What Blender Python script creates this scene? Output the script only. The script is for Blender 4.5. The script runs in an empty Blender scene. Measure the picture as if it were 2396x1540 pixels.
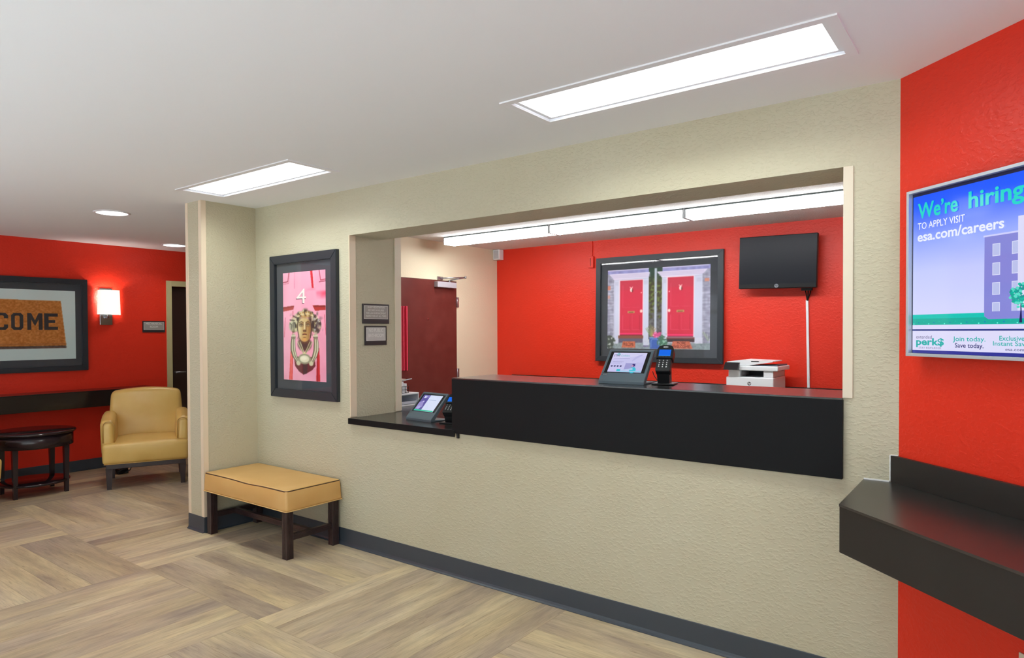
import bpy, bmesh, math, random
import numpy as np
from mathutils import Matrix, Vector
random.seed(7); np.random.seed(7)
S = bpy.context.scene
COL = S.collection
# ------------------------------------------------------------------ camera, light, exposure
cam_d = bpy.data.cameras.new('camera')
cam_d.sensor_fit = 'HORIZONTAL'; cam_d.sensor_width = 36.0; cam_d.lens = 23.35
cam_d.shift_y = 0.01255; cam_d.clip_start = 0.02
cam = bpy.data.objects.new('camera', cam_d); COL.objects.link(cam)
cam.matrix_world = Matrix(((0.799571, -0.006226, 0.600539, 0.0),
                           (0.600554, 0.015744, -0.799429, 0.0),
                           (-0.004478, 0.999857, 0.016328, 1.474), (0, 0, 0, 1)))
S.camera = cam
S.view_settings.view_transform = 'Standard'; S.view_settings.look = 'None'
S.view_settings.exposure = 0.0; S.view_settings.gamma = 1.0; S.view_settings.use_curve_mapping = False
S.cycles.use_denoising = True
S.cycles.max_bounces = 10; S.cycles.diffuse_bounces = 6; S.cycles.glossy_bounces = 4
S.cycles.transparent_max_bounces = 8; S.cycles.caustics_reflective = False; S.cycles.caustics_refractive = False
S.cycles.sample_clamp_indirect = 4.0
W = bpy.data.worlds.new('world'); S.world = W; W.use_nodes = True
W.node_tree.nodes['Background'].inputs[0].default_value = (0.85, 0.93, 1.0, 1)
W.node_tree.nodes['Background'].inputs[1].default_value = 1.0
def area(name, loc, direction, sx, sy, power, col=(1, 1, 1)):
    d = bpy.data.lights.new(name, 'AREA'); d.shape = 'RECTANGLE'; d.size = sx; d.size_y = sy; d.energy = power; d.color = col
    o = bpy.data.objects.new(name, d); COL.objects.link(o); o.location = loc
    o.rotation_euler = Vector(direction).to_track_quat('-Z', 'Y').to_euler(); return o
SUN = 36.0
DAY_FILL = 5.0       # added fill daylight at unseen openings behind the viewer
area('daylight_fill', (-4.9, -4.2, 1.35), (0, 1, 0), 4.6, 1.9, DAY_FILL, (0.93, 0.97, 1.0))
area('daylight_fill', (0.2, -4.2, 1.35), (0, 1, 0), 3.2, 1.9, DAY_FILL * 0.7, (0.93, 0.97, 1.0))
sun_d = bpy.data.lights.new('sun', 'SUN'); sun_d.energy = SUN; sun_d.angle = math.radians(2); sun_d.color = (0.84, 0.94, 1.0)
sun = bpy.data.objects.new('sun', sun_d); COL.objects.link(sun); sun.location = (-3, -9, 6)      # added fill: bounces up off the pale unseen floor behind the viewer
sun.rotation_euler = Vector((0.25, 0.75, -0.6)).to_track_quat('-Z', 'Y').to_euler()
area('daylight_fill', (2.55, -1.85, 1.32), (-1, 0, 0), 3.4, 1.9, 55.0, (0.86, 0.96, 1.0))  # added side fill outside an unseen opening, for faces turned to the right
PANEL = 2.2      # ceiling panels: glow of the lens itself
TROFFER = 11.0   # W through each prismatic lens
STRIPW = 8.5     # W of each strip light
STRIP = 15.0       # office strip lights
DOWN = 6.0       # downlights
SHADE = 0.7       # sconce shade
SCONCE = 5.5      # bulb in the sconce, W
# ------------------------------------------------------------------ materials
def lin(c):
    c = c / 255.0
    return c / 12.92 if c <= 0.04045 else ((c + 0.055) / 1.055) ** 2.4
def C(r, g, b): return (lin(r), lin(g), lin(b), 1.0)
MC = {}
def mat(name, col=(128, 128, 128), rough=0.5, metal=0.0, spec=0.5, emit=0.0, bump=None, coat=0.0):
    if name in MC: return MC[name]
    m = bpy.data.materials.new(name); m.use_nodes = True; MC[name] = m
    nt = m.node_tree; p = nt.nodes['Principled BSDF']
    c = C(*col)
    p.inputs['Base Color'].default_value = c; p.inputs['Roughness'].default_value = rough
    p.inputs['Metallic'].default_value = metal; p.inputs['Specular IOR Level'].default_value = spec
    p.inputs['Coat Weight'].default_value = coat
    if emit:
        p.inputs['Emission Color'].default_value = c; p.inputs['Emission Strength'].default_value = emit
    if bump:
        add_bump(nt, p, *bump)
    return m
def N(nt, t, **kw):
    n = nt.nodes.new(t)
    for k, v in kw.items():
        if k in n.inputs.keys(): n.inputs[k].default_value = v
        else: setattr(n, k, v)
    return n
def add_bump(nt, p, scale, strength, dist=0.004, detail=3.0, lo=0.4, hi=0.65, stretch=(1, 1, 1)):
    tc = N(nt, 'ShaderNodeTexCoord'); mp = N(nt, 'ShaderNodeMapping'); mp.inputs['Scale'].default_value = stretch
    no = N(nt, 'ShaderNodeTexNoise', Scale=scale, Detail=detail)
    mr = N(nt, 'ShaderNodeMapRange'); mr.inputs['From Min'].default_value = lo; mr.inputs['From Max'].default_value = hi
    mr.interpolation_type = 'SMOOTHSTEP'
    bp = N(nt, 'ShaderNodeBump', Strength=strength, Distance=dist)
    L = nt.links.new
    L(tc.outputs['Object'], mp.inputs[0]); L(mp.outputs[0], no.inputs['Vector']); L(no.outputs[0], mr.inputs[0])
    L(mr.outputs[0], bp.inputs['Height']); L(bp.outputs[0], p.inputs['Normal'])
def vary(m, scale, a, b, rough=None):
    """soft colour mottling between two sRGB colours"""
    nt = m.node_tree; p = nt.nodes['Principled BSDF']
    tc = N(nt, 'ShaderNodeTexCoord'); no = N(nt, 'ShaderNodeTexNoise', Scale=scale, Detail=4.0)
    r = N(nt, 'ShaderNodeValToRGB'); r.color_ramp.elements[0].position = 0.3; r.color_ramp.elements[1].position = 0.7
    r.color_ramp.elements[0].color = C(*a); r.color_ramp.elements[1].color = C(*b)
    nt.links.new(tc.outputs['Object'], no.inputs['Vector']); nt.links.new(no.outputs[0], r.inputs[0])
    nt.links.new(r.outputs[0], p.inputs['Base Color'])
    return m
BEIGE = vary(mat('beige_wall_paint', (188, 181, 156), 0.6, spec=0.3, bump=(64, 0.4, 0.004, 4.0, 0.46, 0.66, (0.8, 1, 1.5))), 1.2, (186, 178, 151), (190, 184, 160))
CREAM = mat('office_cream_paint', (222, 211, 184), 0.55, spec=0.3, bump=(60, 0.1))
RED = mat('red_wall_paint', (216, 46, 24), 0.42, spec=0.4, bump=(46, 0.22, 0.004, 4.0, 0.46, 0.66, (1, 1, 1.4)))
CEIL = mat('ceiling_paint', (232, 233, 233), 0.8, spec=0.2)
POP = mat('popcorn_ceiling', (226, 224, 220), 0.9, spec=0.1, bump=(130, 0.55, 0.008, 2.0, 0.35, 0.65))
TRIMB = mat('beige_trim', (214, 202, 180), 0.4)
BLACK = mat('black_laminate', (24, 24, 24), 0.2, spec=0.8)
BLACKS = mat('black_shelf_laminate', (44, 42, 40), 0.3, spec=1.0)
BLACKSF = mat('black_shelf_front', (44, 41, 38), 0.5, spec=0.3)
BLACKF = mat('black_laminate_front', (18, 18, 19), 0.5, spec=0.12)
BASEB = mat('vinyl_baseboard', (58, 65, 74), 0.38)
DARKWOOD = vary(mat('dark_stained_wood', (46, 32, 32), 0.3), 14, (38, 26, 27), (58, 42, 42))
GUARD = mat('corner_guard_vinyl', (222, 204, 178), 0.35)
LEATHER = vary(mat('tan_leather', (210, 174, 98), 0.36, bump=(260, 0.08, 0.001)), 5, (206, 168, 90), (216, 182, 108))
LEATHER2 = vary(mat('camel_leather', (208, 164, 98), 0.42, bump=(260, 0.08, 0.001)), 4, (204, 158, 92), (212, 170, 106))
PIPING = mat('brown_piping', (74, 48, 26), 0.5)
FRAME = mat('charcoal_frame', (44, 48, 54), 0.4, spec=0.35)
MATB = mat('grey_mat_board', (70, 74, 80), 0.8, spec=0.1)
WHITEPL = mat('white_plastic', (232, 236, 240), 0.35)
GREYPL = mat('light_grey_plastic', (186, 192, 198), 0.4)
BLACKPL = mat('black_plastic', (17, 18, 20), 0.35, spec=0.3)
CHAR = mat('charcoal_plastic', (78, 92, 100), 0.4)
CHROME = mat('brushed_chrome', (190, 195, 200), 0.22, metal=1.0)
STEEL = mat('satin_steel', (170, 168, 172), 0.35, metal=0.9)
SILVER = mat('silver_bezel', (196, 204, 212), 0.3, metal=0.4)
DOORRED = vary(mat('mahogany_veneer', (96, 42, 36), 0.35), 6, (92, 38, 33), (104, 50, 44))
DARKDOOR = mat('dark_brown_door', (46, 26, 22), 0.4)
DFRAME = mat('door_frame_cream', (190, 180, 136), 0.4)
FIXW = mat('white_fixture_metal', (232, 232, 234), 0.4)
WHITE = mat('white_paint', (238, 238, 236), 0.5)
PANELM = mat('panel_diffuser', (248, 252, 255), 0.5, emit=PANEL)
STRIPM = mat('strip_lens', (250, 253, 255), 0.5, emit=STRIP)
DOWNM = mat('downlight_lens', (250, 253, 255), 0.5, emit=DOWN)
SHADEM = mat('sconce_shade_fabric', (244, 250, 240), 0.7, emit=SHADE)
SIGNB = mat('sign_black', (44, 40, 42), 0.4)
SIGNG = mat('sign_taupe', (150, 144, 138), 0.5)
SIGNL = mat('sign_light', (222, 220, 214), 0.5)
BULBCABLE = mat('black_rubber', (18, 18, 20), 0.5)
def flat(col, emit=0.0, rough=0.55):
    if emit:
        return mat('glow_%d_%d_%d_%d' % (*col, int(emit * 100)), col, 0.35, spec=0.3, emit=emit) if False else screen_mat(col, emit)
    return mat('ink_%d_%d_%d' % col, col, rough, spec=0.2)
def screen_mat(col, emit):
    k = 'screen_%d_%d_%d' % col
    if k in MC: return MC[k]
    m = mat(k, (8, 8, 10), 0.06, spec=0.5)
    p = m.node_tree.nodes['Principled BSDF']
    p.inputs['Emission Color'].default_value = C(*col); p.inputs['Emission Strength'].default_value = emit
    return m
def glass_mat():
    m = bpy.data.materials.new('picture_glass'); m.use_nodes = True; nt = m.node_tree
    nt.nodes.clear(); L = nt.links.new
    out = N(nt, 'ShaderNodeOutputMaterial'); mx = N(nt, 'ShaderNodeMixShader'); fr = N(nt, 'ShaderNodeLayerWeight', Blend=0.5); pw = N(nt, 'ShaderNodeMath', operation='POWER'); pw.inputs[1].default_value = 5.0; ml = N(nt, 'ShaderNodeMath', operation='MULTIPLY_ADD'); ml.inputs[1].default_value = 0.9; ml.inputs[2].default_value = 0.02; L(fr.outputs['Facing'], pw.inputs[0]); L(pw.outputs[0], ml.inputs[0])
    tr = N(nt, 'ShaderNodeBsdfTransparent'); gl = N(nt, 'ShaderNodeBsdfGlossy', Roughness=0.03)
    L(ml.outputs[0], mx.inputs[0]); L(tr.outputs[0], mx.inputs[1]); L(gl.outputs[0], mx.inputs[2]); L(mx.outputs[0], out.inputs[0])
    return m
GLASS = glass_mat()
def vc_mat(name, rough=0.6, bump=None):
    m = bpy.data.materials.new(name); m.use_nodes = True; nt = m.node_tree; p = nt.nodes['Principled BSDF']
    a = N(nt, 'ShaderNodeAttribute', attribute_name='Col'); nt.links.new(a.outputs['Color'], p.inputs['Base Color'])
    p.inputs['Roughness'].default_value = rough; p.inputs['Specular IOR Level'].default_value = 0.25
    return m
PRINT = vc_mat('printed_paper')
def wood_floor():
    m = mat('vinyl_plank', (160, 138, 106), 0.36, spec=0.45); nt = m.node_tree; p = nt.nodes['Principled BSDF']; L = nt.links.new
    tc = N(nt, 'ShaderNodeTexCoord'); oi = N(nt, 'ShaderNodeObjectInfo')
    off = N(nt, 'ShaderNodeVectorMath', operation='SCALE'); off.inputs['Scale'].default_value = 57.0
    cb = N(nt, 'ShaderNodeCombineXYZ'); L(oi.outputs['Random'], cb.inputs[0]); L(oi.outputs['Random'], cb.inputs[1]); L(oi.outputs['Random'], cb.inputs[2])
    L(cb.outputs[0], off.inputs[0])
    add = N(nt, 'ShaderNodeVectorMath', operation='ADD'); L(tc.outputs['Object'], add.inputs[0]); L(off.outputs[0], add.inputs[1])
    def noise(sx, sy, detail, dist=0.0, rough=0.5):
        mp = N(nt, 'ShaderNodeMapping'); mp.inputs['Scale'].default_value = (sx, sy, 1); L(add.outputs[0], mp.inputs[0])
        n = N(nt, 'ShaderNodeTexNoise', Scale=1.0, Detail=detail, Roughness=rough, Distortion=dist); L(mp.outputs[0], n.inputs['Vector']); return n.outputs[0]
    big = noise(1.6, 6.0, 4.0, 0.25, 0.55); mid = noise(3.6, 30.0, 5.0, 0.15, 0.6); fine = noise(9.0, 210.0, 3.0, 0.2, 0.6)
    r = N(nt, 'ShaderNodeValToRGB'); L(big, r.inputs[0]); e = r.color_ramp.elements
    e[0].position = 0.28; e[0].color = C(165, 150, 134); e[1].position = 0.74; e[1].color = C(216, 203, 172)
    q = e.new(0.42); q.color = C(187, 171, 147); q = e.new(0.55); q.color = C(201, 185, 155)
    def mixc(a, b, fac, mode='MULTIPLY'):
        n = N(nt, 'ShaderNodeMix', data_type='RGBA', blend_type=mode)
        n.inputs[0].default_value = fac; L(a, n.inputs[6])
        if isinstance(b, tuple): n.inputs[7].default_value = b
        else: L(b, n.inputs[7])
        return n.outputs[2]
    r2 = N(nt, 'ShaderNodeValToRGB'); L(mid, r2.inputs[0]); e = r2.color_ramp.elements
    e[0].position = 0.3; e[0].color = (0.70, 0.68, 0.68, 1); e[1].position = 0.62; e[1].color = (1.08, 1.07, 1.05, 1)
    r3 = N(nt, 'ShaderNodeValToRGB'); L(fine, r3.inputs[0]); e = r3.color_ramp.elements
    e[0].position = 0.34; e[0].color = (0.72, 0.70, 0.68, 1); e[1].position = 0.55; e[1].color = (1.03, 1.03, 1.03, 1)
    c = mixc(r.outputs[0], r2.outputs[0], 0.75); c = mixc(c, r3.outputs[0], 0.6)
    speck = noise(8.0, 70.0, 2.0, 0.3, 0.5); r5 = N(nt, 'ShaderNodeValToRGB'); L(speck, r5.inputs[0]); e = r5.color_ramp.elements
    e[0].position = 0.27; e[0].color = (0.62, 0.58, 0.55, 1); e[1].position = 0.36; e[1].color = (1, 1, 1, 1); c = mixc(c, r5.outputs[0], 0.7)
    tint = noise(0.9, 3.0, 2.0); r6 = N(nt, 'ShaderNodeValToRGB'); L(tint, r6.inputs[0]); e = r6.color_ramp.elements
    e[0].position = 0.35; e[0].color = (0.94, 0.93, 1.02, 1); e[1].position = 0.65; e[1].color = (1.05, 1.02, 0.93, 1); c = mixc(c, r6.outputs[0], 0.9)
    wn = N(nt, 'ShaderNodeTexWhiteNoise', noise_dimensions='1D'); L(oi.outputs['Random'], wn.inputs['W'])
    r4 = N(nt, 'ShaderNodeValToRGB'); L(wn.outputs[0], r4.inputs[0]); e = r4.color_ramp.elements
    e[0].position = 0.0; e[0].color = (0.74, 0.71, 0.70, 1); e[1].position = 1.0; e[1].color = (1.2, 1.19, 1.09, 1)
    q = e.new(0.5); q.color = (0.95, 0.92, 0.88, 1); q = e.new(0.8); q.color = (1.0, 0.99, 0.94, 1)
    c = mixc(c, r4.outputs[0], 0.9)
    L(c, p.inputs['Base Color'])
    bp = N(nt, 'ShaderNodeBump', Strength=0.12, Distance=0.002); L(fine, bp.inputs['Height']); L(bp.outputs[0], p.inputs['Normal'])
    return m
PLANK = wood_floor()
UNDER = mat('floor_underlay', (176, 164, 146), 0.6)
# ------------------------------------------------------------------ mesh helpers
def NB(): return bmesh.new()
def box(bm, lo, hi, bev=0.0, mi=0, M=None):
    x0, y0, z0 = lo; x1, y1, z1 = hi
    vs = [bm.verts.new(p) for p in ((x0, y0, z0), (x1, y0, z0), (x1, y1, z0), (x0, y1, z0), (x0, y0, z1), (x1, y0, z1), (x1, y1, z1), (x0, y1, z1))]
    fs = [bm.faces.new([vs[i] for i in f]) for f in ((3, 2, 1, 0), (4, 5, 6, 7), (0, 1, 5, 4), (1, 2, 6, 5), (2, 3, 7, 6), (3, 0, 4, 7))]
    for f in fs: f.material_index = mi
    if bev > 0:
        es = {e for f in fs for e in f.edges}
        r = bmesh.ops.bevel(bm, geom=list(es), offset=bev, segments=2, affect='EDGES', profile=0.5)
        vs = list({v for v in vs if v.is_valid} | set(r['verts']))
        for f in r['faces']: f.material_index = mi
    if M is not None: bmesh.ops.transform(bm, matrix=M, verts=[v for v in vs if v.is_valid])
    return vs
def hexa(bm, b4, t4, mi=0):
    """8-corner solid from bottom and top quads (counter-clockwise from above)"""
    vs = [bm.verts.new(p) for p in list(b4) + list(t4)]
    for f in ((3, 2, 1, 0), (4, 5, 6, 7), (0, 1, 5, 4), (1, 2, 6, 5), (2, 3, 7, 6), (3, 0, 4, 7)):
        bm.faces.new([vs[i] for i in f]).material_index = mi
    return vs
def prism(bm, pts, z0, z1, mi=0, M=None):
    a = sum(pts[i][0] * pts[(i + 1) % len(pts)][1] - pts[(i + 1) % len(pts)][0] * pts[i][1] for i in range(len(pts)))
    if a < 0: pts = pts[::-1]
    b = [bm.verts.new((p[0], p[1], z0)) for p in pts]; t = [bm.verts.new((p[0], p[1], z1)) for p in pts]
    n = len(pts)
    fs = [bm.faces.new(b[::-1]), bm.faces.new(t)] + [bm.faces.new((b[i], b[(i + 1) % n], t[(i + 1) % n], t[i])) for i in range(n)]
    for f in fs: f.material_index = mi
    if M is not None: bmesh.ops.transform(bm, matrix=M, verts=b + t)
    return b + t
def tube(bm, path, r, seg=8, mi=0, closed=False):
    path = [Vector(p) for p in path]; n = len(path); rings = []
    prev = None
    for i, p in enumerate(path):
        if closed: t = path[(i + 1) % n] - path[i - 1]
        else: t = path[min(i + 1, n - 1)] - path[max(i - 1, 0)]
        t.normalize()
        u = (prev - t * prev.dot(t)) if prev is not None else t.orthogonal()
        if u.length < 1e-6: u = t.orthogonal()
        u.normalize(); prev = u; v = t.cross(u)
        rr = r[i] if isinstance(r, (list, tuple)) else r
        rings.append([bm.verts.new(p + (u * math.cos(2 * math.pi * k / seg) + v * math.sin(2 * math.pi * k / seg)) * rr) for k in range(seg)])
    for i in range(n if closed else n - 1):
        a, b = rings[i], rings[(i + 1) % n]
        for k in range(seg):
            f = bm.faces.new((a[k], a[(k + 1) % seg], b[(k + 1) % seg], b[k])); f.material_index = mi; f.smooth = True
    if not closed:
        bm.faces.new(rings[0][::-1]).material_index = mi; bm.faces.new(rings[-1]).material_index = mi
def lathe(bm, prof, seg=32, mi=0, cap=True, sx=1.0, sy=1.0):
    rings = [[bm.verts.new((r * sx * math.cos(2 * math.pi * k / seg), r * sy * math.sin(2 * math.pi * k / seg), z)) for k in range(seg)] for r, z in prof]
    for a, b in zip(rings, rings[1:]):
        for k in range(seg):
            f = bm.faces.new((a[k], a[(k + 1) % seg], b[(k + 1) % seg], b[k])); f.material_index = mi; f.smooth = True
    if cap:
        bm.faces.new(rings[0][::-1]).material_index = mi; bm.faces.new(rings[-1]).material_index = mi
def cushion(bm, cx, cy, z0, sx, sy, sz, r, crown=0.0, bulge=0.0, n=10, M=None, fn=None):
    """soft box: rounded edges, domed top, bulged sides; base centre at (cx, cy, z0)"""
    def axis(h):
        k = [h - r + r * math.sin(t) for t in (0, 0.4, 0.8, 1.2, 1.5708)] if r > 0 else [h]
        k = [min(x, h) for x in k]
        inner = [(-1 + 2 * i / n) * (h - r) for i in range(1, n)]
        return [-x for x in k[::-1]] + inner + k
    hx, hy, hz = sx / 2, sy / 2, sz / 2
    ax, ay, az = axis(hx), axis(hy), axis(hz)
    cache = {}; verts = []
    def V(x, y, z):
        key = (round(x, 6), round(y, 6), round(z, 6))
        if key in cache: return cache[key]
        p = Vector((x, y, z)); q = Vector((max(-hx + r, min(hx - r, x)), max(-hy + r, min(hy - r, y)), max(-hz + r, min(hz - r, z))))
        d = p - q
        if d.length > 1e-9: p = q + d * (r / d.length)
        u, v, w = p.x / hx, p.y / hy, p.z / hz
        if w > 0: p.z += crown * (1 - u * u) * (1 - v * v) * w
        p.x += bulge * u * (1 - w * w) * (1 - v ** 4); p.y += bulge * v * (1 - w * w) * (1 - u ** 4)
        p += Vector((cx, cy, z0 + hz))
        if fn: p = fn(p)
        if M is not None: p = M @ p
        cache[key] = bm.verts.new(p); return cache[key]
    def sheet(A, B, f, flip):
        for i in range(len(A) - 1):
            for j in range(len(B) - 1):
                q = [f(A[i], B[j]), f(A[i + 1], B[j]), f(A[i + 1], B[j + 1]), f(A[i], B[j + 1])]
                q = list(dict.fromkeys(q))
                if len(q) < 3: continue
                if flip: q = q[::-1]
                try: bm.faces.new(q).smooth = True
                except ValueError: pass
    sheet(ax, ay, lambda a, b: V(a, b, hz), False); sheet(ax, ay, lambda a, b: V(a, b, -hz), True)
    sheet(ax, az, lambda a, b: V(a, -hy, b), False); sheet(ax, az, lambda a, b: V(a, hy, b), True)
    sheet(ay, az, lambda a, b: V(hx, a, b), False); sheet(ay, az, lambda a, b: V(-hx, a, b), True)
def extrude_profile(bm, p0, p1, out, prof, mi=0):
    """prof: list of (distance out from the wall, height)"""
    p0, p1, out = Vector(p0), Vector(p1), Vector(out).normalized()
    a = [bm.verts.new(p0 + out * d + Vector((0, 0, z))) for d, z in prof]; b = [bm.verts.new(p1 + out * d + Vector((0, 0, z))) for d, z in prof]
    n = len(prof)
    for i in range(n):
        bm.faces.new((a[i], a[(i + 1) % n], b[(i + 1) % n], b[i])).material_index = mi
    bm.faces.new(a[::-1]).material_index = mi; bm.faces.new(b).material_index = mi
    bmesh.ops.recalc_face_normals(bm, faces=list(bm.faces))
def ob(name, bm, mats, parent=None, loc=None, rot=None, smooth=False, **props):
    me = bpy.data.meshes.new(name)
    if smooth:
        for f in bm.faces: f.smooth = True
    bm.to_mesh(me); bm.free()
    for m in (mats if isinstance(mats, (list, tuple)) else [mats]): me.materials.append(m)
    o = bpy.data.objects.new(name, me); COL.objects.link(o)
    if parent is not None: o.parent = parent
    if loc is not None: o.location = loc
    if rot is not None: o.rotation_euler = rot
    for k, v in props.items(): o[k] = v
    return o
def thing(name, label, cat, loc=(0, 0, 0), rotz=0.0, group=None, M=None):
    o = bpy.data.objects.new(name, None); COL.objects.link(o); o.empty_display_size = 0.05
    if M is not None: o.matrix_world = M
    else: o.location = loc; o.rotation_euler = (0, 0, rotz)
    o['label'] = label; o['category'] = cat
    if group: o['group'] = group
    return o
def tag(o, label, cat, group=None):
    o['label'] = label; o['category'] = cat
    if group: o['group'] = group
    return o
def struct(name, bm, mats, parent=None, **kw):
    o = ob(name, bm, mats, parent, **kw)
    if parent is None: o['kind'] = 'structure'
    return o
def struct_root(name, loc=(0, 0, 0)):
    o = bpy.data.objects.new(name, None); COL.objects.link(o); o.location = loc; o['kind'] = 'structure'; return o
def dup(root, loc, rotz=None, label=None, group=None):
    r = root.copy(); COL.objects.link(r); r.location = loc
    if rotz is not None: r.rotation_euler = (0, 0, rotz)
    if label: r['label'] = label
    if group: r['group'] = group
    for ch in list(root.children):
        c = ch.copy(); COL.objects.link(c); c.parent = r
        for g in list(ch.children):
            d = g.copy(); COL.objects.link(d); d.parent = c
    return r
def wallM(p, n):
    """frame for things on a wall: local X right, Y up, Z out of the wall"""
    n = Vector(n).normalized(); up = Vector((0, 0, 1)); x = up.cross(n)
    m = Matrix.Identity(4)
    for i, v in enumerate((x, up, n)):
        for k in range(3): m[k][i] = v[k]
    m.translation = Vector(p); return m
# flat print: coloured shapes in the local XY plane, each new shape a hair further out
class Flat:
    def __init__(s, z=0.0, dz=0.00025, emit=0.0): s.bm = NB(); s.z = z; s.dz = dz; s.mats = []; s.emit = emit
    def mi(s, col):
        m = col if isinstance(col, bpy.types.Material) else flat(col, s.emit)
        if m not in s.mats: s.mats.append(m)
        return s.mats.index(m)
    def poly(s, pts, col):
        f = s.bm.faces.new([s.bm.verts.new((p[0], p[1], s.z)) for p in pts]); f.material_index = s.mi(col)
        f.normal_update()
        if f.normal.z < 0: f.normal_flip()
        s.z += s.dz; return s
    def rect(s, x0, y0, x1, y1, col): return s.poly([(x0, y0), (x1, y0), (x1, y1), (x0, y1)], col)
    def ell(s, cx, cy, rx, ry, col, n=28, a0=0, a1=2 * math.pi):
        return s.poly([(cx + rx * math.cos(a0 + (a1 - a0) * k / n), cy + ry * math.sin(a0 + (a1 - a0) * k / n)) for k in range(n + (0 if a1 - a0 > 6.28 else 1))], col)
    def build(s, name, parent, **kw): return ob(name, s.bm, s.mats, parent, **kw)
def text_bm(bm, body, x, y, size=None, width=None, height=None, bold=0.0, align='LEFT', mi=0, z=0.0, ext=0.0, shear=0.0, space=1.0, line=1.0):
    """lettering as mesh; y is the baseline; width/height fit the box of the text"""
    cu = bpy.data.curves.new('lettering', 'FONT'); cu.body = body; cu.size = 1.0; cu.offset = bold; cu.extrude = 0.0
    cu.space_character = space; cu.resolution_u = 3; cu.shear = shear; cu.space_line = line
    cu.align_x = align
    o = bpy.data.objects.new('lettering', cu); me = bpy.data.meshes.new_from_object(o)
    co = np.array([v.co[:] for v in me.vertices])
    x0, x1, y0, y1 = co[:, 0].min(), co[:, 0].max(), co[:, 1].min(), co[:, 1].max()
    cap = 0.73
    sy = size if size else (height / (y1 - max(y0, 0)) if height else None)
    sx = width / (x1 - x0) if width else None
    sx = sx or sy; sy = sy or sx
    ox = {'LEFT': x0, 'CENTER': (x0 + x1) / 2, 'RIGHT': x1}[align]
    vs = [bm.verts.new((x + (c[0] - ox) * sx, y + c[1] * sy, z)) for c in co]
    for p in me.polygons:
        try:
            f = bm.faces.new([vs[i] for i in p.vertices]); f.material_index = mi; f.normal_update()
            if f.normal.z < 0: f.normal_flip()
        except ValueError: pass
    bpy.data.objects.remove(o); bpy.data.curves.remove(cu); bpy.data.meshes.remove(me)
def lettering(parent, items, material, z, name='lettering'):
    for it in items:
        bm = NB(); text_bm(bm, z=z, **it); o = ob(name, bm, material, parent)
    return o
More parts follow.
